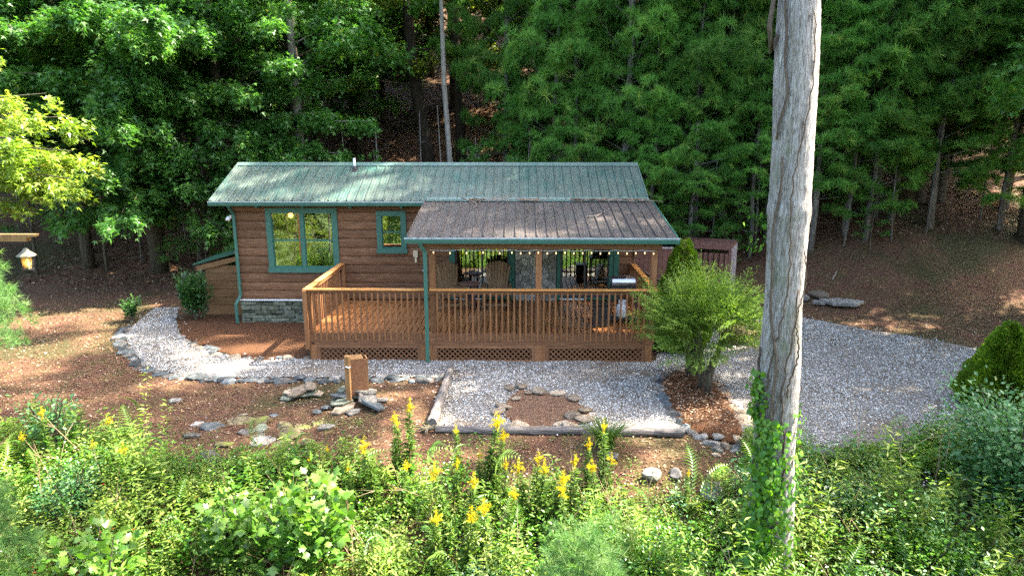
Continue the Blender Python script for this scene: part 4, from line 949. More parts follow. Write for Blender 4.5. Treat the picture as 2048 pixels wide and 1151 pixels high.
def pine_proto(seed, Ht, r0, cb, R_, lean=0):
    r = np.random.default_rng(seed); n = 9; path = [(lean * (i / (n - 1)) + .05 * math.sin(i * 1.3 + seed), .05 * math.cos(i * 1.7 + seed), Ht * i / (n - 1)) for i in range(n)]
    tm = MB(); tm.tube(path, [r0 * (1 - .85 * i / (n - 1)) + .01 for i in range(n)], 8)
    at = lambda z: np.array([np.interp(z, [p[2] for p in path], [p[0] for p in path]), np.interp(z, [p[2] for p in path], [p[1] for p in path]), z])
    Ps = []; Ds = []; z = cb; br = MB()
    while z < Ht - .3:
        f = (z - cb) / (Ht - cb); L0 = R_ * (1 - f ** 1.6) * (.65 + .35 * min(1, f * 4)) + .25; a0 = r.uniform(0, 6.28); k = int(r.integers(4, 6))
        for j in range(k):
            a = a0 + j * 6.283 / k + r.normal(0, .25); L = L0 * r.uniform(.65, 1.15); d = np.array([math.cos(a), math.sin(a), r.uniform(.0, .6) + .35 * f])
            p, q = bough(at(z + r.uniform(-.1, .1)), d, L, r, 1.0); Ps += p; Ds += q
            e = at(z) + d / np.linalg.norm(d) * L * .9; br.tube([at(z), (at(z) + e) / 2, e], [.022, .014, .006], 3, False)
        z += r.uniform(.42, .66)
    z = 1.2
    while z < cb:  # dead stubs
        a = r.uniform(0, 6.28); L = r.uniform(.3, .9); br.tube([at(z), at(z) + np.array([math.cos(a), math.sin(a), .1]) * L], [.012, .004], 3, False); z += r.uniform(.25, .5)
    tm.add(br.v, br.f)
    P_ = np.array(Ps); n_ = len(P_); ti = r.beta(1.4, 1.5, n_) * .7 + .18 + .12 * wav(P_[:, 0] + P_[:, 2], P_[:, 1], .45, 1) + (r.random(n_) > .975) * .3
    cm = scatter('crown', P_, np.array(Ds), r.normal(size=(n_, 3)), r.uniform(.15, .29, n_), T_TUFT, ti)
    return tm.mesh('trunk', True), cm
def decid_proto(seed, Ht, r0, cb, R_, nsp, nl, ls, tmpl, warm=0):
    r = np.random.default_rng(seed); n = 9; path = [(.12 * math.sin(i * .9 + seed) * i / 4, .12 * math.cos(i * .8 + seed) * i / 4, Ht * i / (n - 1)) for i in range(n)]
    tm = MB(); tm.tube(path, [r0 * (1 - .8 * i / (n - 1)) + .01 for i in range(n)], 10)
    Pa, Da, Na = [], [], []
    for s in range(nsp):
        f = (s + r.uniform(0, 1)) / nsp; z = cb + (Ht - cb) * f; a = s * 2.4 + r.normal(0, .4); L = R_ * (math.sin(min(1, .25 + f * .85) * PI) ** .6) * r.uniform(.55, 1.1) + .3
        c = np.array([np.interp(z, [p[2] for p in path], [p[0] for p in path]), np.interp(z, [p[2] for p in path], [p[1] for p in path]), z])
        d = np.array([math.cos(a), math.sin(a), r.uniform(.05, .5)])
        p, q, w = spray(c + d * L * .25, d, L * .8, L * .38, int(nl * (.4 + L / R_)), r, .3, 9 + int(L * 2)); Pa.append(p); Da.append(q); Na.append(w)
        e = c + d * L * .8; tm.tube([c, (c + e) / 2 + np.array([0, 0, .1]), e], [r0 * .28, r0 * .15, .012], 4, False)
    P_ = np.concatenate(Pa); n_ = len(P_); cl = np.repeat(r.uniform(-.18, .18, len(Pa)), [len(a) for a in Pa])
    ti = r.beta(2, 2, n_) * .7 + .1 + cl + (r.random(n_) > .985) * .5
    cm = scatter('crown', P_, np.concatenate(Da), np.concatenate(Na), r.uniform(.75, 1.25, n_) * ls, tmpl, ti)
    return tm.mesh('trunk', True), cm

def tree(name, label, meshes, mats, x, y, s=1, rz=None, group=None, cat='tree', z=None, sz=None):
    t = thing(name, label, cat, (x, y, (h1(x, y) - .1) if z is None else z), R.uniform(0, 6.28) if rz is None else rz, group)
    t.scale = sz or (s, s, s)
    link('trunk', meshes[0], mats[0], t); link('crown', meshes[1], mats[1], t); return t

PINES = [pine_proto(21, 15, .15, 2.7, 2.7), pine_proto(22, 13, .12, 2.1, 2.5), pine_proto(23, 16, .16, 3.3, 2.8), pine_proto(24, 11, .10, 1.2, 2.2)]
OAKS = [decid_proto(31, 14, .2, 3.0, 3.8, 54, 420, .21, T_LOBE), decid_proto(32, 12, .16, 2.0, 3.4, 50, 420, .19, T_LOBE), decid_proto(33, 16, .24, 4.5, 4.2, 56, 420, .21, T_LOBE)]
YOUNG = [decid_proto(41, 5.5, .05, 1.0, 1.5, 26, 110, .12, T_LEAF), decid_proto(42, 7.5, .06, 1.6, 1.7, 26, 120, .13, T_LOBE)]
def mesh_with(mes, mat):   # same geometry in another material
    t_, c_ = mes; c2 = c_.copy(); c2.materials.clear(); c2.materials.append(mat); return (t_, c2)
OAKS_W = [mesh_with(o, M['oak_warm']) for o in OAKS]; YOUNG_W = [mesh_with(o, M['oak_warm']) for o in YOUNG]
pm_ = (M['bark_pine'], M['pine']); om_ = (M['bark_oak'], M['oak']); dm_ = (M['bark_dark'], M['oak_warm'])

# front row of pines that can be picked out
for (x, y, v, s, lb) in [
    (8.7, 9.2, 2, .95, 'tall white pine with bare pale trunk rising behind the right end of the cabin ridge'),
    (11.2, 9.0, 1, 1.0, 'white pine whose low boughs hang just right of the cabin roof'),
    (12.3, 9.6, 0, 1.0, 'white pine between the cabin roof and the tall foreground trunk'),
    (13.9, 9.0, 1, 1.08, 'white pine just left of the tall foreground trunk with boughs touching it'),
    (16.4, 8.6, 3, 1.15, 'low branching pine just right of the tall foreground trunk'),
    (18.2, 8.9, 1, 1.05, 'pine with slim pale stem in the middle of the right bank'),
    (20.6, 10.2, 0, 1.0, 'pine with the thickest pale grey trunk on the right bank'),
    (22.6, 9.6, 1, 1.1, 'rightmost pine of the front row with a slim leaning trunk'),
    (6.3, 10.4, 3, 1.15, 'bushy pine standing behind the middle of the right roof half'),
    (4.4, 12.2, 1, 1.0, 'leftmost pine at the edge of the open leafy slope'),
    (10.0, 11.2, 3, 1.3, 'dense pine in the second row behind the right end of the cabin')]:
    tree('pine_tree', lb, PINES[v], pm_, x, y, sz=(s, s, s * 1.3))
G = 'pines filling the hillside behind'
spots = [(7.4, 12.5), (13.1, 12.2), (15.2, 11.4), (17.3, 11.8), (19.3, 12.6), (22.0, 12.9), (24.6, 11.5), (14.0, 15.4), (16.6, 15.2), (19.8, 15.8), (23.0, 16.2), (26.5, 15.0),
         (14.5, 19.2), (18.2, 19.6), (22, 20), (26, 19.5), (30, 18.5), (14, 24.5), (19.5, 24), (25, 24.5), (31, 24), (12, 30), (20, 30), (28, 30), (15, 9.9), (9.9, 13.2), (17.8, 10.3), (19.6, 9.9), (12.2, 13.8), (21.4, 11.3), (23.5, 9.4), (14.5, 10.8)]
for q, (x, y) in enumerate(spots):
    tree('pine_tree', 'green white pine in the dense stand on the right hillside', PINES[q * 7 % 4 if y > 11 else (q * 5 + 1) % 4], pm_, x + R.uniform(-.4, .4), y + R.uniform(-.4, .4), R.uniform(.95, 1.2) if y < 18 else R.uniform(1.1, 1.4), group=G)
for q, (x, y, s_) in enumerate([(9.6, 8.6, .75), (10.9, 8.2, .7), (13.0, 8.3, .8), (15.0, 8.0, .9), (16.9, 8.0, .85), (19.2, 8.4, .95), (21.6, 8.3, .9), (23.3, 8.0, 1.0), (6.9, 9.4, .9), (17.7, 9.3, 1.1)]):
    tree('pine_tree', 'green white pine in the dense stand on the right hillside', PINES[(3, 1)[q % 2]], pm_, x, y, s_, group=G)
# thin bare saplings between the pines
b = MB(); b.tube([(0, 0, -.1), (.05, .02, 1.5), (.0, .05, 3.2), (.08, 0, 5)], [.04, .035, .028, .012], 6)
for q in range(10):
    z = 1 + q * .35; a = q * 2.1; b.tube([(.03, .02, z), (math.cos(a) * .35, math.sin(a) * .35, z + .12)], [.008, .003], 3, False)
pole = b.mesh('thin_trunk', True); pole.materials.append(M['bark_pine'])
for q, (x, y) in enumerate([(10.5, 8.8), (11.7, 8.5), (12.9, 9.1), (13.3, 8.6), (9.6, 9.4), (15.3, 8.4), (16.1, 7.9), (17.0, 8.1), (17.6, 7.7), (18.9, 8.0), (19.5, 8.8), (21.3, 8.9), (14.6, 8.3), (3.2, 10), (2.1, 9.6), (5.2, 9.6), (1.2, 11), (-.6, 11.6), (7.4, 9.6), (-1.4, 10.2), (-7.9, 10.6), (-6.9, 9.8), (-5.6, 10.4), (-9.6, 10.2), (-8.6, 11.8)]):
    o = link('bare_sapling', pole, None, None, (x, y, h1(x, y)), (R.uniform(-.05, .05), R.uniform(-.06, .06), R.uniform(0, 6)), (R.uniform(.6, 1.2),) * 2 + (R.uniform(.8, 1.25),))
    tag(o, 'thin bare sapling trunk at the shaded forest edge', 'sapling', 'bare saplings along the forest edge')

# left hardwoods
RF = np.random.default_rng(77)
def fill(n, bx, by, bz, trunk, W=1.05, cnt=1100, zlift=-.3):
    out = []
    for _ in range(n):
        p = np.array([RF.uniform(*bx), RF.uniform(*by), RF.uniform(*bz)]); b_ = np.array([np.interp(p[2], [0, 15], [trunk[0], trunk[2]]), trunk[1], max(2.2, p[2] - .4 + zlift)])
        d = p - b_; L = np.linalg.norm(d); b2 = p - d / L * min(L, 3.2)
        out.append((tuple(b2), tuple(p), W * RF.uniform(.75, 1.15), int(cnt * RF.uniform(.6, 1.1))))
    return out
def limb_tree(name, label, path, rads, bm, leafm, sprays, ls, tmpl, seed, extra=None):
    """tree with its own trunk path and hand placed leafy limbs (base, tip, width, leaf count) in world coordinates"""
    r = np.random.default_rng(seed); o = Vector(path[0]); t = thing(name, label, 'tree', tuple(o))
    link('trunk', trunk_mesh([tuple(Vector(p) - o) for p in path], rads, 14, seed), bm, t)
    Pa, Da, Na, Ta = [], [], [], []; br = MB()
    for (a, b_, W, n) in sprays:
        a = np.array(a, float); b_ = np.array(b_, float); d = b_ - a; L = np.linalg.norm(d); s0 = a + d * .3
        p, q, w = spray(s0, d, L * .75, W, n, r, .18, 16); Pa.append(p); Da.append(q); Na.append(w); Ta.append(np.full(n, r.uniform(-.12, .12)))
        md = (a + b_) / 2 + np.array([0, 0, .12 * L * .3]); oo = np.array(o)
        br.tube([a - oo, md - oo, b_ - oo], [.045, .028, .008], 5, False)
    if extra:
        for (c, rad, n) in extra:      # ring of boughs round a point up the trunk
            for j in range(n):
                a = j * 2.4 + r.normal(0, .3); d = np.array([math.cos(a), math.sin(a), r.uniform(0, .45)]); L = rad * r.uniform(.6, 1.1)
                p, q, w = spray(np.array(c) + d * L * .2 + UP * r.uniform(-.8, .8), d, L * .8, L * .4, 420, r, .3, 14); Pa.append(p); Da.append(q); Na.append(w); Ta.append(np.full(420, r.uniform(-.15, .15)))
    P_ = np.concatenate(Pa) - np.array(o); n_ = len(P_); ti = r.beta(2, 2, n_) * .7 + .12 + np.concatenate(Ta) + (r.random(n_) > .985) * .4
    link('crown', scatter('crown', P_, np.concatenate(Da), np.concatenate(Na), r.uniform(.75, 1.25, n_) * ls, tmpl, ti), leafm, t)
    link('branch', br.mesh('branch', True), bm, t); return t
z_ = h1(-8.4, 9.5)
limb_tree('oak_tree', 'large oak with a thick grey trunk on the left behind layered leafy boughs', [(-8.5, 9.5, z_ - .2), (-8.55, 9.4, 2.5), (-8.7, 9.3, 5), (-8.9, 9.2, 8), (-8.9, 9.2, 12), (-8.8, 9.2, 15)], [.34, .28, .26, .24, .2, .1], M['bark_oak'], M['oak'],
   [((-8.5, 9.3, 3.6), (-3.9, 5.8, 1.9), .95, 1500), ((-8.6, 9.3, 3.8), (-7.2, 5.2, 2.9), 1.0, 1300), ((-8.7, 9.3, 5.8), (-4.0, 6.8, 5.5), .9, 1300), ((-8.7, 9.3, 6.6), (-3.6, 7.0, 6.8), .9, 1200),
    ((-8.8, 9.2, 7.6), (-6.6, 5.6, 6.9), 1.1, 1400), ((-8.8, 9.2, 5.2), (-10.6, 5.6, 4.6), 1.1, 1200), ((-8.8, 9.2, 8.4), (-5.2, 6.6, 8.6), 1.2, 1500), ((-8.8, 9.2, 6.2), (-6.4, 5.9, 5.6), 1.1, 1500), ((-8.8, 9.2, 6.0), (-10.8, 5.4, 5.8), 1.2, 1500), ((-8.6, 9.2, 4.4), (-9.2, 5.8, 3.7), 1.1, 1300), ((-8.8, 9.2, 7.0), (-9.8, 5.2, 7.0), 1.2, 1400), ((-8.6, 9.3, 3.2), (-5.5, 7.6, 3.6), .9, 900), ((-8.7, 9.3, 4.6), (-6.0, 6.6, 4.5), .9, 900), ((-8.6, 9.3, 2.9), (-9.8, 6.0, 2.6), 1.0, 800)] + fill(34, (-12, -5.5), (4.6, 7.4), (4.0, 9.4), (-8.6, 9.3, -8.9)) + fill(9, (-8.5, -5.0), (5.6, 7.6), (2.6, 4.2), (-8.6, 9.3, -8.9), .8, 700),
   .19, T_LOBE, 51, [((-8.9, 9.2, 9.5), 3.8, 14), ((-8.8, 9.2, 12.5), 3.4, 12), ((-8.7, 9.3, 7.6), 3.4, 8)])
z_ = h1(-5.7, 10)
limb_tree('oak_tree', 'slimmer hardwood right of the big oak with boughs over the cabin roof corner', [(-5.7, 10, z_ - .2), (-5.75, 10, 3), (-5.9, 9.9, 6), (-6.0, 9.8, 9), (-5.9, 9.8, 13)], [.24, .2, .18, .16, .08], M['bark_oak'], M['oak'],
   [((-5.7, 9.9, 4.2), (-2.6, 7.4, 4.6), .8, 1100), ((-5.8, 9.9, 5.4), (-1.5, 7.9, 6.0), .9, 1200), ((-5.9, 9.9, 6.6), (-2.4, 7.2, 7.6), .9, 1200), ((-5.9, 9.9, 7.6), (-5.0, 6.2, 8.3), 1.0, 1200), ((-5.8, 9.9, 4.6), (-4.6, 7.0, 3.9), .8, 800)] + fill(18, (-6, -2.6), (6.6, 9), (4.6, 9.6), (-5.7, 9.9, -6.0), .95, 900),
   .17, T_LOBE, 52, [((-5.9, 9.8, 9.5), 3.4, 12), ((-5.9, 9.8, 12), 3, 9)])
z_ = h1(-2.9, 9.6)
limb_tree('grey_tree', 'straight pale grey trunk rising behind the left cabin roof', [(-2.95, 9.6, z_ - .2), (-2.95, 9.6, 4), (-3.0, 9.55, 7), (-3.1, 9.5, 11), (-3.1, 9.5, 14)], [.19, .16, .14, .12, .05], M['bark_pine'], M['oak'],
   [((-2.9, 9.6, 4.6), (-1.2, 8.2, 4.6), .6, 700), ((-2.9, 9.6, 5.5), (-.2, 8.8, 5.7), .7, 800), ((-3, 9.6, 7.2), (-.8, 8.2, 8.4), .9, 1000), ((-3, 9.6, 4.4), (-2.2, 8.0, 4.9), .7, 700)] + fill(5, (-3.4, -1.2), (8, 10.5), (4.6, 9.2), (-2.9, 9.6, -3.1), .7, 450), .15, T_LOBE, 53, [((-3.1, 9.5, 9.5), 2.8, 10), ((-3.1, 9.5, 12), 2.8, 8)])
z_ = h1(-7.3, 10.6)
b = limb_tree('forked_tree', 'pale forked small tree between the big oak and the cabin', [(-7.4, 10.4, z_ - .2), (-7.4, 10.4, 4.2), (-7.7, 10.3, 6), (-8.0, 10.2, 8)], [.10, .085, .07, .04], M['bark_pine'], M['oak'],
   [((-7.4, 10.3, 5), (-6.2, 8.6, 5.8), .6, 500), ((-7.6, 10.3, 6), (-7.0, 8.8, 7.0), .7, 500)], .14, T_LEAF, 54)
bb = MB(); bb.tube([(0, 0, 4.4 - z_), (.35, .0, 5.2 - z_), (.7, -.05, 7.2 - z_)], [.08, .065, .03], 8, False); link('fork', bb.mesh('fork', True), M['bark_pine'], b)
# dark big trunks on the open slope, centre
z_ = h1(1.0, 14)
limb_tree('hardwood_tree', 'dark thick leaning trunk on the open leafy slope behind the cabin', [(1.2, 14, z_ - .3), (.95, 14, z_ + 2.5), (.55, 14, z_ + 5), (.3, 14, z_ + 8), (.2, 14, z_ + 13)], [.34, .27, .24, .2, .12], M['bark_dark'], M['oak_warm'],
   [((.5, 14, z_ + 4.6), (-2.3, 12, z_ + 4.6), .8, 600), ((.4, 14, z_ + 6), (2.8, 12.2, z_ + 5.6), .8, 600)], .15, T_LEAF, 55, [((.2, 14, z_ + 8.5), 3.2, 10), ((.2, 14, z_ + 11), 3, 8)])
z_ = h1(2.6, 16)
limb_tree('hardwood_tree', 'second dark trunk right of the leaning one on the slope', [(2.4, 15, z_ - .6), (2.3, 15, z_ + 4), (2.1, 15, z_ + 8), (2.0, 15, z_ + 12)], [.24, .19, .16, .08], M['bark_dark'], M['oak_warm'],
   [((2.2, 15, z_ + 4), (4.2, 13.5, z_ + 3.9), .8, 600), ((2.2, 15, z_ + 5), (.6, 13.4, z_ + 4.4), .8, 500)], .15, T_LEAF, 56, [((2.0, 15, z_ + 7.5), 3.2, 10), ((2.0, 15, z_ + 10), 3, 8)])
z_ = h1(2.3, 10.2)
limb_tree('grey_tree', 'slender grey green trunk standing alone behind the middle of the ridge', [(2.45, 10.2, z_ - .2), (2.35, 10.2, 4.5), (2.2, 10.2, 7), (2.15, 10.2, 10), (2.1, 10.2, 13)], [.12, .10, .09, .07, .03], M['bark_pine'], M['oak'],
   [], .15, T_LEAF, 57, [((2.1, 10.2, 10.5), 2.4, 9), ((2.1, 10.2, 12.5), 2.2, 7)])
# middle distance hardwoods
GH = 'hardwoods on the left hillside'
for q, (x, y) in enumerate([(-12.2, 11), (-14.6, 13.5), (-11, 14.2), (-8.2, 13.6), (-5.2, 13.8), (-16.5, 10.8), (-13.4, 17), (-9.4, 17.6), (-6, 17.8), (-2.8, 18), (-17.5, 16), (-12, 21.5), (-7, 22), (-20, 13), (-15.3, 9.6), (-21, 20), (-16, 24), (-9, 27), (-11.4, 9.8), (-4.2, 16), (-3.9, 12.0)]):
    tree('hardwood_tree', 'leafy dark green hardwood in the shaded woods on the left', OAKS[q % 3], om_, x, y, R.uniform(.9, 1.15), group=GH)
GW = 'sunlit hardwoods far up the slope'
for q, (x, y) in enumerate([(-2.4, 22), (1.2, 24), (4.6, 22), (-5, 26), (-.6, 29), (3.2, 31), (6.6, 26), (-8, 32), (1, 37), (-4.5, 36), (6, 35), (-11, 38), (10, 38), (15, 38), (21, 38), (28, 38), (-18, 34), (-24, 30), (-3.4, 19.5), (6.3, 19)]):
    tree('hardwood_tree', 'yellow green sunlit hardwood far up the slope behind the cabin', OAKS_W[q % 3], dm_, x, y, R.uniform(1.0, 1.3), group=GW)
GU = 'understorey saplings at the wood edge'
for q, (x, y, s) in enumerate([(-1.0, 9.2, .75), (-.2, 8.6, .6), (3.5, 9.4, .8), (3.0, 8.9, .6), (-6.6, 8.6, .7), (-10.6, 9.6, .9), (-4.6, 8.8, .6), (-13, 9.2, .9), (8.1, 8.9, .55), (5.3, 9.2, .7), (13.9, 7.7, .35), (16.7, 7.3, .35), (12.4, 8.2, .4), (11.9, 7.6, .3), (-11.8, 12, 1.1), (6.9, 9.1, .5), (9.3, 8.7, .45), (10.6, 8.3, .4)]):
    tree('young_tree', 'small green leafy understorey tree at the shaded wood edge', YOUNG[q % 2], om_, x, y, s, group=GU, cat='young tree')
# unseen trees: tall ones added to shade yard and roof, others stand in window reflections
GS = 'trees added to shade the yard and roof'
OPEN = [decid_proto(34, 27, .35, 9.5, 6.5, 21, 560, .25, T_LOBE)]  # tall crown kept sparse so its shade breaks into dapples
for q, (x, y, s, k) in enumerate([(20.4, 3.6, 1.15, 'T'), (24.5, 8.6, 1.05, 't'), (23.2, 6.3, 1.2, 'p'), (20.2, -.2, 1.0, 'o'), (19.6, -5.0, .95, 'o'), (25, -2.5, 1.15, 'o'), (23.8, 2.2, .95, 't'), (16.8, 12.2, 1.0, 't'), (10.6, 13.4, .95, 't'), (22.2, 7.6, 1.2, 'T'), (19.2, 10.2, 1.0, 'T')]):
    tree('pine_tree' if k == 'p' else 'hardwood_tree', 'tall tree added for the dappled shade it casts on yard and roof', {'p': PINES, 'o': OAKS, 't': OPEN * 3, 'T': OPEN * 3}[k][q % 3], pm_ if k == 'p' else om_, x, y, s, group=GS, sz=(1.15, 1.15, 1.3) if k == 'T' else None)
for q, (x, y) in enumerate([(-14, -26), (-8, -30), (-3, -27), (2, -31), (7, -28), (12, -32), (17, -28), (-19, -33), (-11, -38), (-5, -40), (1, -42), (8, -40), (15, -41), (22, -36)]):
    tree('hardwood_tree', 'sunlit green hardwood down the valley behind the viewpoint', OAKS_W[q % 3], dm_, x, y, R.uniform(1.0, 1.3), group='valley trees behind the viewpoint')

for q in range(46):
    x = -16 + q * .78 + R.uniform(-.5, .5); y = -17.5 - (q * 37 % 11) * .75
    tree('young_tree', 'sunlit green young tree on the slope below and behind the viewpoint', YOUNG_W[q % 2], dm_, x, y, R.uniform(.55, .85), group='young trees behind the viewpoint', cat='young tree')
# near bright maple boughs at the left edge
z_ = h1(-7.4, -1.6)
limb_tree('maple_tree', 'bright sunlit maple boughs reaching in at the upper left edge', [(-7.6, -2.0, z_ - .2), (-7.6, -2, 3), (-7.8, -2, 6), (-7.8, -2, 9)], [.18, .16, .12, .05], M['bark_oak'], M['near_leaf'],
   [((-7.6, -2, a), (b_x, b_y, c), w_, n_) for (a, b_x, b_y, c, w_, n_) in [(4.9, -3.6, -2.3, 4.95, .5, 800), (5.2, -3.9, -1.7, 5.6, .5, 750), (4.6, -3.5, -2.6, 4.45, .42, 700), (5.9, -4.6, -2.6, 6.75, .35, 320), (4.0, -4.7, -2.4, 4.0, .35, 300), (5.0, -4.2, -2.9, 5.2, .5, 800), (5.5, -4.4, -1.6, 6.05, .4, 500),
     (4.4, -4.1, -1.8, 4.6, .45, 600), (4.8, -4.5, -2.2, 5.7, .5, 700), (4.3, -4.4, -2.8, 4.8, .5, 600), (4.9, -4.8, -2.0, 4.4, .5, 700), (5.1, -5.2, -2.4, 5.4, .6, 900)]],
   .125, T_LOBE, 61, [((-7.8, -2, 9), 1.8, 5)])

# ------------------------------------------------------------------ the tall foreground trunk with ivy
base = Vector((8.42, -7.0, h1(8.42, -7.0) - .15))
ctr = [(8.46, -7.0, base.z), (8.44, -7.0, -.2), (8.38, -7.0, 1.14), (8.32, -7.0, 3.2), (8.27, -7.0, 5.1), (8.2, -7.0, 6.8), (8.1, -6.95, 10), (7.95, -6.9, 14), (7.9, -6.9, 18)]
rad = [.36, .30, .255, .245, .25, .235, .2, .15, .08]
t = thing('tall_tree', 'tall pale grey barked trunk crossing the right foreground wrapped in dark vines', 'tree', tuple(base))
ns, nk = 220, 56; V = []; zs = np.concatenate([np.linspace(base.z, 8.5, 190), np.linspace(8.7, 18, 30)]); cz = [p[2] for p in ctr]
rr = np.random.default_rng(5); A1 = rr.uniform(0, 6.28, 14)
for z in zs:
    cx = np.interp(z, cz, [p[0] for p in ctr]); cyy = np.interp(z, cz, [p[1] for p in ctr]); r0 = .95 * np.interp(z, cz, rad) * (1 + .05 * math.sin(z * 1.3) + .03 * math.sin(z * 3.1 + 1)) + .03 * math.exp(-((z - 4.35) / .10) ** 2) * .5
    th = np.linspace(0, 2 * PI, nk, endpoint=False); w = th + .10 * np.sin(z * .8) + .03 * np.sin(z * 2.7 + th * 2)
    rg = r0 * (1 + .022 * np.abs(np.sin(w * 9 + np.sin(z * 2.3 + A1[0]) * .9)) + .022 * np.abs(np.sin(w * 16 + np.sin(z * 3.7) * 1.3)) + .03 * np.sin(2 * th + z * .6 + 1) + .02 * np.sin(3 * th - z * .9) + rr.normal(0, .009, nk))
    V.append(np.stack([cx + rg * np.cos(th) - base.x, cyy + rg * np.sin(th) - base.y, np.full(nk, z - base.z)], 1))
V = np.concatenate(V); F = []
for a in range(len(zs) - 1):
    for k in range(nk):
        p = a * nk + k; q = a * nk + (k + 1) % nk; F += [(p, q, q + nk), (p, q + nk, p + nk)]
link('trunk', np_mesh('trunk', V, np.array(F), None, True), M['bark_main'], t)
def on_trunk(z, th, off=.0):
    return Vector((np.interp(z, cz, [p[0] for p in ctr]) + (np.interp(z, cz, rad) * 1.06 + off) * math.cos(th), np.interp(z, cz, [p[1] for p in ctr]) + (np.interp(z, cz, rad) * 1.06 + off) * math.sin(th), z)) - base
for (z0, z1, th0, th1, r_, s) in [(-1, 5.0, -2.0, -2.5, .032, 1), (-1, 3.4, -1.8, -1.45, .022, 2), (1.5, 6.6, -2.4, -1.2, .014, 3), (2.0, 3.9, -1.35, -.9, .014, 4), (-.5, 2.6, -2.7, -2.9, .03, 5), (5.2, 9, -2.6, -1.9, .02, 6), (-1, 2.2, -2.3, -1.9, .02, 7)]:
    n = 40; pts = [on_trunk(z0 + (z1 - z0) * i / (n - 1), th0 + (th1 - th0) * i / (n - 1) + .18 * math.sin(i * .33 + s) + .06 * math.sin(i * .9 * s), .012) for i in range(n)]
    MB().tube(pts, [r_ * .85 * (1 - .5 * i / n) for i in range(n)], 7).obj('vine_stem', M['vine_stem'], t, True)
MB().tube([on_trunk(6.4, 3.3), on_trunk(6.2, 3.2, .05), on_trunk(6.5, 3.2, .09), on_trunk(7.2, 3.3, .02)], [.03, .035, .03, .02], 8).obj('vine_stem', M['vine_stem'], t, True)
# ivy
r = np.random.default_rng(8); Pp, Dd, Nn = [], [], []
def ivy(n, zlo, zhi, thc, ths, off, dens=1):
    for _ in range(n):
        z = r.uniform(zlo, zhi); th = r.normal(thc, ths); th = min(max(th, -3.6), -.2); o = abs(r.normal(0, off)) + .02; p = on_trunk(z, th, o) + base
        Pp.append(tuple(p)); Dd.append((r.normal(0, .5) + .2 * math.cos(th), r.normal(0, .3) + .2 * math.sin(th), -.9)); Nn.append((math.cos(th) + r.normal(0, .35), math.sin(th) + r.normal(0, .35), .45))
ivy(1300, -1.2, 1.7, -2.25, .42, .05); ivy(700, -1.3, 1.1, -2.2, .55, .12); ivy(160, 1.6, 2.3, -2.9, .25, .05); ivy(50, .5, 1.9, -.75, .2, .04); ivy(240, -1.3, .2, -2.6, .6, .22); ivy(24, 3.8, 4.35, -3.3, .12, .1)
n_ = len(Pp); lv = link('ivy_leaves', scatter('ivy_leaves', np.array(Pp) - np.array(base), np.array(Dd), np.array(Nn), r.uniform(.03, .085, n_), T_HEART, r.beta(2, 2, n_)), M['ivy'], t); lv['kind'] = 'stuff'
# its crown, above the picture
r = np.random.default_rng(9); Pa, Da, Na = [], [], []
for s in range(34):
    z = 9.6 + 8.5 * s / 34; a = s * 2.4; L = 3.0 * r.uniform(.5, 1); d = np.array([math.cos(a), math.sin(a), .35]); c = np.array([8.0, -6.9, z])
    p, q, w = spray(c + d * L * .2, d, L * .8, L * .4, 260, r, .3, 12); Pa.append(p); Da.append(q); Na.append(w)
P_ = np.concatenate(Pa) - np.array(base); n_ = len(P_)
link('crown', scatter('crown', P_, np.concatenate(Da), np.concatenate(Na), r.uniform(.12, .2, n_), T_LOBE, r.beta(2, 2, n_)), M['oak'], t)

# ------------------------------------------------------------------ garden shrubs
r = np.random.default_rng(14)
# feathery multi-stem conifer in the mulch bed
c0 = Vector((8.78, -1.75, h1(8.78, -1.75) + .15)); t = thing('feathery_conifer', 'wide feathery light green conifer on several stems in the mulch bed', 'shrub', tuple(c0))
for (x, y, tx, ty) in [(-.12, .45, -.45, .5), (.05, .6, .1, .8), (-.05, -.35, -.2, -.3), (.02, -.62, .35, -.5), (.12, -.2, .7, .1)]:
    MB().tube([(x, y, -.15), (x * 1.1, y, .35), (x + (tx - x) * .5, y + (ty - y) * .4, .9), (tx, ty, 1.6)], [.085, .07, .05, .02], 9).obj('stem', M['bark_oak'], t, True)
Ps, Ds, Ts = [], [], []
for s in range(430):
    th = r.uniform(0, 2 * PI); ph = math.acos(r.uniform(-.62, 1)); e = np.array([math.sin(ph) * math.cos(th), math.sin(ph) * math.sin(th), math.cos(ph)])
    Rr = np.array([1.25, 1.1, 1.02]) * r.uniform(.72, 1.1) * (1 + .2 * math.sin(th * 3 + 1) * math.sin(ph * 3 + 1) + .1 * math.sin(th * 7) ) * (1.16 if r.random() < .12 else 1); tip = np.array([0, -.1, 1.38]) + e * Rr; inn = np.array([0, -.1, 1.15]) + e * Rr * .35
    d = tip - inn; d = d / np.linalg.norm(d); sd = np.cross(d, UP + r.normal(0, .3, 3)); sd /= np.linalg.norm(sd); L = np.linalg.norm(tip - inn); n = 120
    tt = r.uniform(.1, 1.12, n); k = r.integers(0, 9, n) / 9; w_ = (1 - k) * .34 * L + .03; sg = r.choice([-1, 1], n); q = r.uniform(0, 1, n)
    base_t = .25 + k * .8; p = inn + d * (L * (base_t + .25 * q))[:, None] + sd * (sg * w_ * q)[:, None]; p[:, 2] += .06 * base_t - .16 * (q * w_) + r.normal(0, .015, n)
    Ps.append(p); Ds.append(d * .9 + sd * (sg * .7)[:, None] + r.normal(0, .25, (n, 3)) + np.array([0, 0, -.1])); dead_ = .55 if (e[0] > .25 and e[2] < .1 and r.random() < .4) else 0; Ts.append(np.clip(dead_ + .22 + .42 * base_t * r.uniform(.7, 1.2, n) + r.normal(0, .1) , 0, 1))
P_ = np.concatenate(Ps); n_ = len(P_); Ts = np.concatenate(Ts)
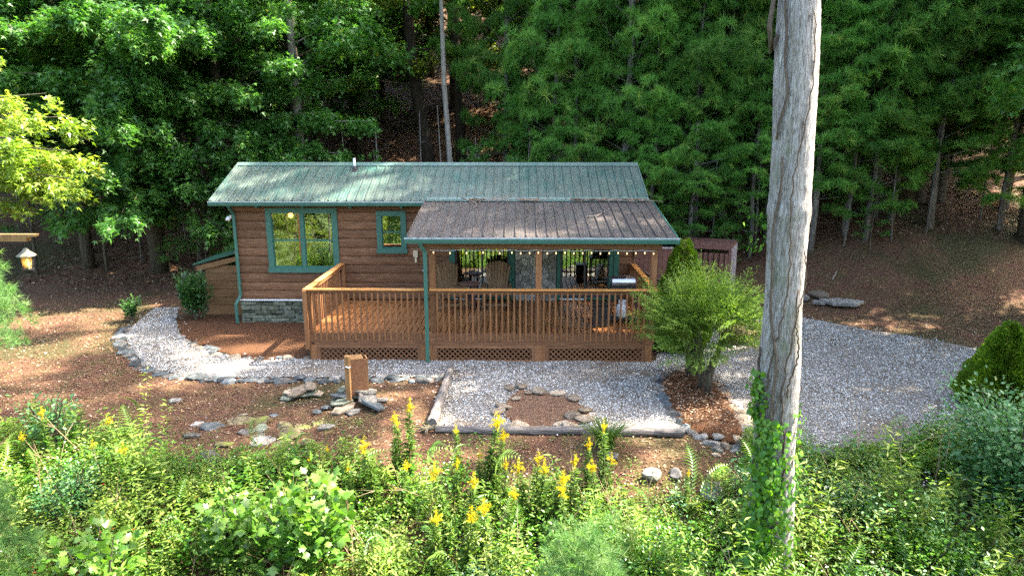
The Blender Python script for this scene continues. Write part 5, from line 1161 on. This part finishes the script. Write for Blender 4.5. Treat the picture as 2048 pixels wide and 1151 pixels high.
link('crown', scatter('crown', P_, np.concatenate(Ds), UP + r.normal(0, .5, (n_, 3)), r.uniform(.04, .085, n_), T_NARROW, Ts), M['hemlock'], t)
def conifer_cone(label, x, y, Ht, Rb, n, seed, top=.75):
    r = np.random.default_rng(seed); z0 = h1(x, y); t = thing('clipped_conifer', label, 'shrub', (x, y, z0)); MB().tube([(0, 0, -.1), (0, 0, Ht * .8)], [.05, .01], 8).obj('stem', M['bark_oak'], t)
    f = 1 - np.sqrt(r.uniform(0, 1, n)); a = r.uniform(0, 2 * PI, n); lump = 1 + .09 * np.sin(a * 5 + f * 9) + .07 * np.sin(a * 9 - f * 14 + 1) + .06 * np.sin(f * 26 + a * 2)
    prof = np.interp(f, [0, .12, .3, .6, .85, 1], [.78, 1, .92, .62, .32, .05]); rad = Rb * prof * lump * (1 - np.abs(r.normal(0, .09, n)))
    P_ = np.stack([rad * np.cos(a), rad * np.sin(a), .05 + f * Ht], 1); D_ = np.stack([np.cos(a) * .8, np.sin(a) * .8, np.full(n, .8)], 1) + r.normal(0, .35, (n, 3))
    N_ = np.stack([-np.sin(a), np.cos(a), np.zeros(n)], 1) + r.normal(0, .5, (n, 3))
    link('crown', scatter('crown', P_, D_, N_, r.uniform(.05, .11, n), T_LEAF, np.clip(r.beta(2, 2, n) * .8 + .3 * (lump - 1) * 3, 0, 1)), M['arbor'], t)
conifer_cone('squat bright green cone shaped conifer at the right edge of the gravel', 14.42, -2.75, 1.72, .70, 26000, 71)
conifer_cone('narrow bright green cone shaped conifer beside the right porch post', 8.98, 1.0, 2.78, .72, 19000, 72)
def leafy_shrub(name, label, x, y, Ht, Rb, n, ls, mat, seed, tmpl=T_LEAF, upb=.6, cat='shrub', z=None, stems=9, tr_=(.0, 1)):
    r = np.random.default_rng(seed); z0 = h1(x, y) if z is None else z; t = thing(name, label, cat, (x, y, z0)); b = MB(); Pa, Da, Na = [], [], []
    for s in range(stems):
        a = s * 2.4 + r.normal(0, .3); e = np.array([math.cos(a) * Rb * r.uniform(.2, .75), math.sin(a) * Rb * r.uniform(.2, .75), Ht * r.uniform(.6, .98)]); b.tube([(0, 0, -.05), tuple(e * .5 + UP * Ht * .08), tuple(e)], [.02, .014, .006], 5, False)
        m_ = n // stems; q = r.uniform(.12, 1, m_) ** .6; p = e[None] * q[:, None] + UP * (.1 * Ht * q * (1 - q))[:, None]; a2 = r.uniform(0, 6.28, m_); rr_ = Rb * .42 * r.uniform(.2, 1, m_) ** .6
        o = np.stack([np.cos(a2) * rr_, np.sin(a2) * rr_, r.normal(0, .06, m_) * Ht], 1); Pa.append(p + o); Da.append(unit(o) + UP * upb + r.normal(0, .35, (m_, 3))); Na.append(UP + r.normal(0, .5, (m_, 3)) + unit(o) * .3)
    P_ = np.concatenate(Pa); P_[:, 2] = np.maximum(P_[:, 2], .03); n_ = len(P_)
    b.obj('stem', M['bark_oak'], t, True)
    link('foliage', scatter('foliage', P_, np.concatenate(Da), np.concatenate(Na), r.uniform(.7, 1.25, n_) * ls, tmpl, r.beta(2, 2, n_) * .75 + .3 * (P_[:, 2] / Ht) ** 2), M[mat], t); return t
leafy_shrub('laurel_shrub', 'glossy upright green shrub in front of the lean-to shed', -4.42, 3.5, 1.35, .5, 2600, .10, 'laurel', 81, upb=.9, stems=12)
leafy_shrub('laurel_shrub', 'small sparse glossy shrub at the left bend of the gravel path', -6.2, 3.35, .72, .28, 420, .10, 'laurel', 82, upb=.9, stems=6)
leafy_shrub('viburnum_shrub', 'large blue green leafy shrub below the right cone conifer', 12.4, -6.2, 2.0, 1.35, 8000, .085, 'glaucous', 83, upb=.3, stems=22)
leafy_shrub('viburnum_shrub', 'blue green shrub in the lower right corner', 13.0, -7.6, 1.9, 1.2, 6000, .085, 'glaucous', 84, upb=.3, stems=18)
leafy_shrub('sapling', 'bright green sapling with large lobed leaves left of the bottom centre', 2.05, -7.15, 1.55, .75, 900, .135, 'bright', 85, T_BIG, .3, 'sapling', stems=9)
leafy_shrub('sapling', 'bright green large leaved sapling further left among the weeds', 1.0, -7.0, 1.35, .6, 500, .13, 'bright', 86, T_BIG, .3, 'sapling', stems=8)
leafy_shrub('sapling', 'light green large leaved sapling at the lower left near the pine tufts', -.5, -7.7, 1.4, .6, 400, .12, 'bright', 87, T_BIG, .3, 'sapling', stems=7)
leafy_shrub('young_shrub', 'pale green pinnate leaved bush at the left edge below the pine bough', -2.9, -4.9, 1.1, .5, 520, .085, 'glaucous', 88, upb=.2, stems=8)
leafy_shrub('young_shrub', 'blue green broad leaved seedling at the bottom centre edge', 4.9, -8.7, 1.6, .4, 60, .16, 'glaucous', 89, upb=.2, stems=4)
for q, (x, y, s, hh) in enumerate([(-1.8, -6.2, .6, .9), (-.9, -6.6, .55, .8), (3.2, -7.3, .5, .9), (4.6, -7.7, .6, .9), (6.6, -7.3, .7, .9), (7.3, -8.0, .7, 1.1), (9.6, -7.9, .6, 1.0), (10.6, -7.1, .7, .9), (5.6, -7.9, .6, 1.0), (10.0, -6.2, .5, .6), (11.2, -8.0, .8, 1.2), (0.2, -6.1, .5, .7), (9.3, -9.0, .7, 1.2)]):
    lb = 'green rounded leafy bush in the tangle of the near bank'
    o = leafy_shrub('weed_bush', lb, x, y, hh, s, 2400, .055, ('weed' if x < 6.2 else 'ivy') if q % 3 else 'glaucous', 100 + q, upb=.3, stems=12, cat='bush'); o['group'] = 'bushes in the near bank'

# ------------------------------------------------------------------ undergrowth on the near bank
r = np.random.default_rng(17)
def edge_y(x): return np.interp(x, [-4, -2.5, 0, 2, 4, 6, 8, 9, 11, 13, 15], [-4.3, -4.7, -5.25, -5.4, -5.6, -5.7, -5.7, -5.0, -4.75, -4.3, -3.9]) + .18 * wav(x, x * 0, .5)
def sprigs(name, n, label, mat, tmpl, hmin, hmax, ls, nl, wmin, wmax, tlo=0, thi=1, cat='weeds', xr=(-4, 15.5), yr=(-11, -3.6), below=True, patch=None, tilt=.25):
    x, y = r.uniform(*xr, n * 2), r.uniform(*yr, n * 2); k = (y < edge_y(x) + r.exponential(.12, n * 2)) if below else np.ones(n * 2, bool)
    if patch is not None: k &= patch(x, y)
    x, y = x[k][:n], y[k][:n]; n = len(x); d_edge = np.clip((edge_y(x) - y) / 1.2, .15, 1) if below else 1
    hh = r.uniform(hmin, hmax, n) * (.35 + .65 * d_edge) * np.clip(1 + .45 * wav(x, y, .45, 1), .3, 1.8); z = H(x, y)
    lean = r.normal(0, tilt, (n, 2)); wd = r.uniform(wmin, wmax, n)
    t = (np.arange(nl)[None] + r.uniform(0, 1, (n, nl))) / nl; a = np.arange(nl)[None] * 2.4 + r.uniform(0, 6.28, (n, 1)); w = wd[:, None] * (1.1 - t * .85)
    Px = x[:, None] + lean[:, 0:1] * hh[:, None] * t + np.cos(a) * w; Py = y[:, None] + lean[:, 1:2] * hh[:, None] * t + np.sin(a) * w; Pz = z[:, None] + hh[:, None] * (t * .92 + .05)
    P_ = np.stack([Px, Py, Pz], -1).reshape(-1, 3); D_ = np.stack([np.cos(a), np.sin(a), np.full_like(a, .25)], -1).reshape(-1, 3) + r.normal(0, .3, (n * nl, 3))
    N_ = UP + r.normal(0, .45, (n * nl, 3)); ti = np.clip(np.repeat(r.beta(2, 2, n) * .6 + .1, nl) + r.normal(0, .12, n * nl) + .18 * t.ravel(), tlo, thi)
    S_ = r.uniform(.7, 1.3, n * nl) * ls * (1.15 - .4 * t.ravel())
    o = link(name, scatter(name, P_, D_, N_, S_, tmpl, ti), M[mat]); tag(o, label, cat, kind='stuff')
    return x, y, hh
clump = lambda a, b, c: (lambda x, y: wav(x, y, a, b) > c)
sprigs('undergrowth', 8600, 'dense small leaved weeds covering the near bank across the foreground', 'weed', T_LEAF, .3, .9, .05, 24, .05, .14, 0, .9, patch=clump(.8, 2, -.35))
sprigs('broadleaf_weeds', 3600, 'larger leaved green weeds mixed through the foreground bank', 'ivy', T_LEAF, .4, 1.1, .085, 18, .07, .18, patch=clump(.45, 0, -.2), tilt=.4)
sprigs('pale_weeds', 2000, 'pale yellow green broad leaved weeds in bright clumps on the left bank', 'weed', T_LEAF, .4, 1.1, .075, 18, .06, .15, .35, 1, patch=lambda x, y: (wav(x, y, .5, 1) > .0) & (x < 6.5 + wav(y, x, .5)), tilt=.4)
sprigs('dark_weeds', 2200, 'blue green leafy weeds thick on the right part of the bank', 'glaucous', T_LEAF, .4, 1.15, .07, 20, .06, .16, patch=lambda x, y: (x > 7.5 + wav(y, x, .5)) & (wav(x, y, .6, 0) > -.5), tilt=.4)
sprigs('weed_stalks', 900, 'tall narrow leaved weed stalks standing above the bank tangle', 'weed', T_NARROW, .8, 1.45, .15, 56, .01, .03, .1, .75, patch=clump(.4, 2, .0), tilt=.18)
# dead stalks and arching fronds mixed through the bank
def bank(name, label, n, tmpl, mat, smin, smax, zlo, zhi, up0, up1, cat='weeds'):
    x, y = r.uniform(-3.5, 14, n * 2), r.uniform(-9.6, -4.6, n * 2); k = y < edge_y(x); x, y = x[k][:n], y[k][:n]; m_ = len(x); a = r.uniform(0, 6.28, m_)
    o = link(name, scatter(name, np.stack([x, y, H(x, y) + r.uniform(zlo, zhi, m_)], 1), np.stack([np.cos(a), np.sin(a), r.uniform(up0, up1, m_)], 1), UP + r.normal(0, .25, (m_, 3)), r.uniform(smin, smax, m_), tmpl, r.beta(2, 2, m_)), M[mat]); tag(o, label, cat, kind='stuff')
fv, ft = [], []
for q in range(15):
    t_ = .12 + q * .06; zz = .34 * math.sin(t_ * PI * .9); l_ = .19 * math.sin(min(1, t_ * .9 + .15) * PI) + .03
    for sg in (-1, 1): b0 = len(fv); fv += [(t_, 0, zz), (t_ + .03 + l_ * .25, sg * l_ * .5, zz + .01), (t_ + l_ * .55, sg * l_, zz - .03), (t_ + .045, sg * .01, zz)]; ft += [(b0, b0 + 1, b0 + 3), (b0 + 1, b0 + 2, b0 + 3)]
b0 = len(fv); fv += [(0, .008, 0), (0, -.008, 0), (.5, .006, .33), (.5, -.006, .33), (1, 0, .12)]; ft += [(b0, b0 + 1, b0 + 2), (b0 + 1, b0 + 3, b0 + 2), (b0 + 2, b0 + 3, b0 + 4)]
T_FROND = (np.array(fv), np.array(ft)); T_STALK = (np.array([(0, .006, 0), (0, -.006, 0), (.5, .005, .1), (.5, -.005, .1), (1, 0, -.02), (.7, .10, .1), (.85, -.08, .08)]), np.array([(0, 1, 2), (1, 3, 2), (2, 3, 4), (2, 3, 5), (2, 3, 6)]))
bank('fern_fronds', 'arching compound fronds scattered through the near bank', 230, T_FROND, 'bright', .45, .8, .25, .6, .4, 1.4)
bank('dead_stalks', 'thin dry tan stalks and dead stems poking from the near bank', 650, T_STALK, 'straw', .5, 1.15, .15, .4, .3, 3)
x, y, hh = sprigs('yard_weeds', 420, 'sparse low weeds at the soil edge of the bank', 'weed', T_LEAF, .05, .2, .035, 12, .03, .1, below=False, yr=(-5.9, -3.6), patch=lambda x, y: (~inpoly(x, y, P_PATH)) & (wav(x, y, .5, 2) > .1))
# white asters
n = 5200; x, y = r.uniform(-3.5, 14, n), r.uniform(-9.5, -5, n); k = (y < edge_y(x) - .1) & (wav(x, y, .8, 1) > .75); x, y = x[k], y[k]; n = len(x)
P_ = np.stack([x, y, H(x, y) + .55 + .35 * wav(x, y, .35, 1) * .6 + r.uniform(-.12, .2, n)], 1); a = r.uniform(0, 6.28, n)
fl6 = (np.array([(0, 0, .1)] + [(math.cos(i * PI / 3) * .5, math.sin(i * PI / 3) * .5, 0) for i in range(6)]), np.array([(0, 1 + i, 1 + (i + 1) % 6) for i in range(6)]))
o = link('white_asters', scatter('white_asters', P_, np.stack([np.cos(a), np.sin(a), 0 * a], 1), UP + r.normal(0, .5, (n, 3)), r.uniform(.02, .036, n), fl6, r.uniform(0, 1, n)), M['petal']); tag(o, 'small white flower clusters dotted through the bank weeds', 'flowers', kind='stuff')
# red leaves dotted at lower left
n = 90; x, y = r.normal(-.6, .5, n), r.normal(-7.6, .5, n); o = link('red_leaves', scatter('red_leaves', np.stack([x, y, H(x, y) + r.uniform(.5, 1.0, n)], 1), r.normal(size=(n, 3)), UP + r.normal(0, .5, (n, 3)), .06, T_NARROW, r.uniform(0, 1, n)), M['red']); tag(o, 'scattered dark red leaves in the lower left weeds', 'leaves', kind='stuff')

# goldenrods
def goldenrod_mesh(seed, nh=6):
    r = np.random.default_rng(seed); b = MB(); lx, ly = r.normal(0, .06, 2); path = [(lx * i * i / 9, ly * i * i / 9, i / 3 * .86) for i in range(4)]; b.tube(path, [.007, .006, .005, .003], 5)
    n = 240; t = r.uniform(.05, .97, n); a = np.arange(n) * 2.4; P_ = np.stack([lx * (t * 3) ** 2 / 9, ly * (t * 3) ** 2 / 9, t * .86], 1); D_ = np.stack([np.cos(a), np.sin(a), r.uniform(-.1, .7, n)], 1)
    lf = scatter('leaves', P_, D_, UP + r.normal(0, .25, (n, 3)), (.16 - .09 * t) * r.uniform(.8, 1.15, n), T_NARROW, r.beta(2, 2, n) * .7)
    Pa, Da = [], []
    for j in range(nh):
        a = j * 6.28 / nh + r.normal(0, .3); L = r.uniform(.04, .10); q = r.uniform(0, 1, 46); q[30:] = q[:16]; h0 = .84 + r.uniform(-.04, .06)
        Pa.append(np.stack([lx + np.cos(a) * L * q, ly + np.sin(a) * L * q, h0 + .14 * q - .10 * q * q], 1) + r.normal(0, .008, (46, 3))); Da.append(r.normal(size=(46, 3)) + UP)
    q = r.uniform(0, 1, 60); Pa.append(np.stack([lx + 0 * q, ly + 0 * q, .82 + .2 * q], 1) + r.normal(0, .012, (60, 3))); Da.append(r.normal(size=(60, 3)) + UP)
    P_ = np.concatenate(Pa); fl = scatter('flower_head', P_, np.concatenate(Da), r.normal(size=(len(P_), 3)), .018, T_LEAF, r.uniform(0, 1, len(P_)))
    return b.mesh('stem', True), lf, fl
GRD = [goldenrod_mesh(200 + k, nh) for k, nh in enumerate((5, 7, 9, 4))]
gl_ = [(3.19, -5.36, 1.1, 'tall pale goldenrod standing highest left of the log corner'), (2.96, -5.24, .8, ''), (4.49, -5.9, 1.3, 'tall bushy goldenrod overlapping the left part of the long log'), (6.29, -5.64, 1.0, 'goldenrod with bright plume just below the middle of the long log'), (6.01, -5.86, .9, 'goldenrod with round yellow head left of the grassy clump'),
       (-1.51, -5.44, .9, 'lone goldenrod with small yellow tip against dark soil at left'), (-.96, -5.94, .9, 'goldenrod with orange yellow head lower left beside fern like weeds'), (-2.65, -5.44, 1.0, 'goldenrod at the far left edge of the bank'), (1.95, -5.6, .6, ''), (2.74, -5.94, 1.0, ''), (3.18, -6.08, .8, ''), (2.41, -6.06, .7, ''),
       (5.3, -6.46, 1.1, ''), (5.05, -6.4, 1.0, ''), (5.48, -6.52, 1.0, ''), (5.74, -6.42, 1.1, ''), (3.99, -5.46, .8, ''), (4.24, -7.26, 1.1, ''), (3.82, -7.06, 1.0, ''), (5.2, -6.3, 1.05, ''), (-.69, -5.8, .6, ''), (-2.96, -5.54, .7, ''), (6.14, -6.34, 1.0, ''), (4.02, -6.22, .9, ''), (7.54, -5.9, .5, ''), (5.6, -6.6, .95, ''),
       (4.6, -5.8, 1.0, ''), (4.35, -6.0, .85, ''), (4.75, -6.1, .8, ''), (6.3, -5.95, .8, ''), (5.0, -6.7, .9, ''), (1.7, -5.7, .5, ''), (4.3, -6.7, 1.1, ''), (3.9, -6.5, 1.1, ''), (4.5, -7.0, 1.1, ''), (3.05, -5.45, .9, ''), (2.6, -5.8, .75, ''), (-1.7, -5.7, .7, '')]
for q, (x, y, s, lb) in enumerate(gl_):
    me = GRD[q % 4]
    grp = None if lb else 'goldenrods on the near bank'
    t = thing('goldenrod', lb or 'yellow flowering goldenrod among the weeds of the near bank', 'goldenrod', (x, y, h1(x, y) - .02), R.uniform(0, 6.28), grp); t.scale = (s * 1.1, s * 1.1, s * 1.2)
    link('stem', me[0], M['weed'], t); link('leaves', me[1], M['weed'], t); link('flower_head', me[2], M['yellow'], t)
ORD = 'first second third fourth fifth sixth seventh eighth ninth tenth eleventh twelfth thirteenth fourteenth fifteenth sixteenth seventeenth eighteenth nineteenth twentieth'.split() + ['twenty-' + w for w in 'first second third fourth fifth sixth seventh eighth ninth'.split()] + ['thirtieth'] + ['thirty-' + w for w in 'first second third fourth fifth sixth seventh eighth ninth'.split()]
def across(o): d = o.location - cam.location; return d.x / (d.y * .976 - d.z * .22)
def number_from_left(prefix, fmt):
    obs = sorted([o for o in bpy.data.objects if o.parent is None and o.name.split('.')[0] == prefix], key=across)
    for k, o in enumerate(obs):
        if 'group' in o: o['label'] = fmt % ORD[k]
number_from_left('goldenrod', 'yellow flowering goldenrod, %s from the left of all on the bank')
number_from_left('weed_bush', 'rounded leafy bush in the near bank, %s from the left')
# grassy clump by the log
n = 160; a = r.uniform(0, 6.28, n); P_ = np.stack([6.45 + .1 * np.cos(a), -4.65 + .08 * np.sin(a), np.full(n, h1(6.45, -4.65))], 1)
T_BLADE = (np.array([(0, .02, 0), (0, -.02, 0), (.35, .02, .35), (.35, -.02, .35), (.75, .013, .42), (.75, -.013, .42), (1.0, 0, .25)]), np.array([(0, 1, 2), (1, 3, 2), (2, 3, 4), (3, 5, 4), (4, 5, 6)]))
o = link('daylily_clump', scatter('daylily_clump', P_, np.stack([np.cos(a), np.sin(a), r.uniform(.1, 1.2, n)], 1), UP + 0 * P_, r.uniform(.35, .6, n), T_BLADE, r.beta(2, 2, n)), M['grass_l']); tag(o, 'clump of long arching grass blades in front of the long log', 'grass clump')
# short grass and moss tufts in the yard
n = 26000; x, y = r.uniform(-9, 18, n), r.uniform(-5.6, 9, n); k = no_wood(x, y) & ~inpoly(x, y, P_PATH) & ~inpoly(x, y, P_BED) & ((wav(x, y, .16, 2) + .5 * wav(x, y, .7, 0)) > .35); x, y = x[k], y[k]; n = len(x); a = r.uniform(0, 6.28, n)
o = link('short_grass', scatter('short_grass', np.stack([x, y, H(x, y) - .005], 1), np.stack([np.cos(a) * .5, np.sin(a) * .5, np.ones(n)], 1), r.normal(size=(n, 3)), r.uniform(.03, .09, n), T_NARROW, r.beta(2, 2, n)), M['grass']); tag(o, 'thin short grass in patches over the bare yard', 'grass', kind='stuff')
# litter
def litter(name, label, n, xr, yr, smin, smax, filt, zoff=.012, zf=None):
    x, y = r.uniform(*xr, n), r.uniform(*yr, n); k = filt(x, y); x, y = x[k], y[k]; n = len(x); a = r.uniform(0, 6.28, n)
    z = (H(x, y) if zf is None else zf(x, y)) + zoff
    o = link(name, scatter(name, np.stack([x, y, z], 1), np.stack([np.cos(a), np.sin(a), r.normal(0, .15, n)], 1), UP + r.normal(0, .35, (n, 3)), r.uniform(smin, smax, n), T_LEAF, r.beta(1.6, 1.6, n)), M['litter']); tag(o, label, 'fallen leaves', kind='stuff')
yard = lambda x, y: no_wood(x, y) & ~inpoly(x, y, P_PATH)
litter('yard_litter', 'brown and tan fallen leaves over the bare yard soil', 70000, (-11, 20), (-6, 9), .03, .075, yard)
litter('gravel_litter', 'scattered reddish fallen leaves on the pale gravel', 2600, (-6, 17), (-4.6, 4.8), .03, .07, lambda x, y: no_wood(x, y) & inpoly(x, y, P_PATH), .045)
litter('slope_litter', 'thick brown leaf litter on the wooded hillside', 48000, (-14, 24), (8, 24), .07, .16, lambda x, y: np.ones(len(x), bool))
litter('mulch_litter', 'rust brown needles and leaves on the mulch mound', 3500, (7.9, 9.3), (-4.6, -.6), .03, .06, lambda x, y: inpoly(x, y, P_BED), .05, lambda x, y: H(x, y) + .03 + .12)
litter('deck_litter', 'few dark leaves scattered on the open left deck boards', 150, (.2, 8), (.1, 3), .03, .06, lambda x, y: (x < 3) | (wav(x, y, .4) > .8), DZ + .008, lambda x, y: 0 * x)
mainz = lambda x, y: EZ + (y - EY) * sl + .01; porz = lambda x, y: PZ + (y - PY) * psl + .025
litter('roof_litter', 'fallen leaves scattered over the main metal roof', 420, (RX0, RX1), (EY + .05, RY - .1), .03, .06, lambda x, y: (x > 1) | (r.random(len(x)) < .25), .012, mainz)
litter('porch_roof_litter', 'fallen leaves drifted over the dirty porch roof', 750, (PX0, PX1), (PY + .05, py1 - .1), .03, .065, lambda x, y: r.random(len(x)) < .25 + .75 * (y / 3) ** 2 * (.4 + .6 * (x > 5)), .012, porz)
litter('roof_valley_litter', 'band of leaves caught where the two roofs meet', 1700, (PX0 + .6, RX1), (py1 - .22, py1 + .05), .03, .07, lambda x, y: (wav(x, y * 0, .5) > .1) | (x > 6.3), .05, porz)
litter('gutter_litter', 'dark leaf bits lying along the left gutter edge', 260, (RX0, 2.4), (EY + .0, EY + .12), .02, .05, lambda x, y: wav(x, y * 0, .6, 1) > 0, .02, mainz)
# twigs on the roof
b = MB()
for k in range(26):
    x = R.uniform(4.0, 5.6) if k < 15 else R.uniform(7.0, 8.3); y = py1 - R.uniform(-.02, .25); a = R.uniform(-.5, .5); L = R.uniform(.2, .7); p = [(x + math.cos(a) * L * i / 3, y + math.sin(a) * L * i / 3 + R.uniform(-.03, .03), 0) for i in range(4)]
    b.tube([(q[0], q[1], (porz(q[0], q[1]) if q[1] < py1 else mainz(q[0], q[1])) + .05) for q in p], [.008, .007, .005, .003], 4)
tag(b.obj('twig_pile', M['twig'], None), 'dry twigs caught along the seam between the two roofs', 'twigs', kind='stuff')
for (pts, lb) in [([(3.35, 3.1), (3.55, 2.85), (3.78, 2.6), (3.85, 2.35), (3.76, 2.1)], 'curved dead branch lying on the left part of the porch roof seam'), ([(6.6, 1.3), (6.85, 1.35), (7.0, 1.55), (7.02, 1.8)], 'small pale bent branch lying on the right part of the porch roof')]:
    b = MB(); b.tube([(x, y, (porz(x, y) if y < py1 - .05 else mainz(x, y)) + .04) for x, y in pts], [.016, .014, .012, .01, .006][:len(pts)], 6); tag(b.obj('fallen_branch', M['twig'], None), lb, 'branch')
# fallen sticks on the hillside behind
for k, (x, y, a, L) in enumerate([(.3, 12, .5, 1.4), (-.8, 11, .3, 2.0), (1.8, 12.6, -.2, 1.2), (15.1, 6.3, .9, .5)]):
    b = MB(); P3 = [(x + math.cos(a) * L * i / 4, y + math.sin(a) * L * i / 4, 0) for i in range(5)]; b.tube([(p[0], p[1], h1(p[0], p[1]) + .05 + .06 * (i % 2)) for i, p in enumerate(P3)], [.03, .028, .024, .02, .01], 6)
    tag(b.obj('fallen_stick', M['twig'], None), ['pale curved stick on the litter slope behind the chimney pipe', 'long thin stick lying on the slope left of the curved stick', 'short stick on the slope behind the ridge middle', 'short pale stick on the right bank'][k], 'stick')

# ------------------------------------------------------------------ near pines at the picture's lower and left edges
def near_pine(label, x, y, top, seed, Rr, cb=.3):
    r = np.random.default_rng(seed); z0 = h1(x, y); Ht = top - z0; t = thing('young_pine', label, 'young pine', (x, y, z0))
    MB().tube([(0, 0, -.1), (.03, 0, Ht * .5), (0, 0, Ht)], [.05, .03, .008], 8).obj('trunk', M['bark_pine'], t)
    Ps, Ds = [], []; z = cb
    while z < Ht:
        f = z / Ht; k = 5; a0 = r.uniform(0, 6)
        for j in range(k):
            a = a0 + j * 1.257 + r.normal(0, .2); L = Rr * (1.05 - f ** 1.5) + .12; d = np.array([math.cos(a), math.sin(a), .35 + .4 * f]); p, q = bough((0, 0, z), d, L, r, 1.3); Ps += p; Ds += q
        z += .28
    Ps.append(np.array([0, 0, Ht])); Ds.append(UP); P_ = np.array(Ps); n_ = len(P_)
    link('crown', scatter('crown', P_, np.array(Ds), r.normal(size=(n_, 3)), r.uniform(.10, .16, n_), tuft_template(22, 5, .9, .018), r.beta(2, 2, n_)), M['pine_near'], t)
near_pine('soft light green young pine at the lower left corner', -.55, -9.6, 2.25, 91, .75)
near_pine('young pine tip poking up at the bottom centre', 5.6, -9.5, 1.42, 92, .45)
near_pine('young pine with a light bough at the left edge below the lantern', -3.0, -6.1, 3.75, 93, 1.0, 2.4)
print('objects', len(bpy.data.objects), 'tris', sum(sum(max(1, len(p.vertices) - 2) for p in me.polygons) if len(me.polygons) < 60000 else len(me.polygons) for me in bpy.data.meshes if me.users))
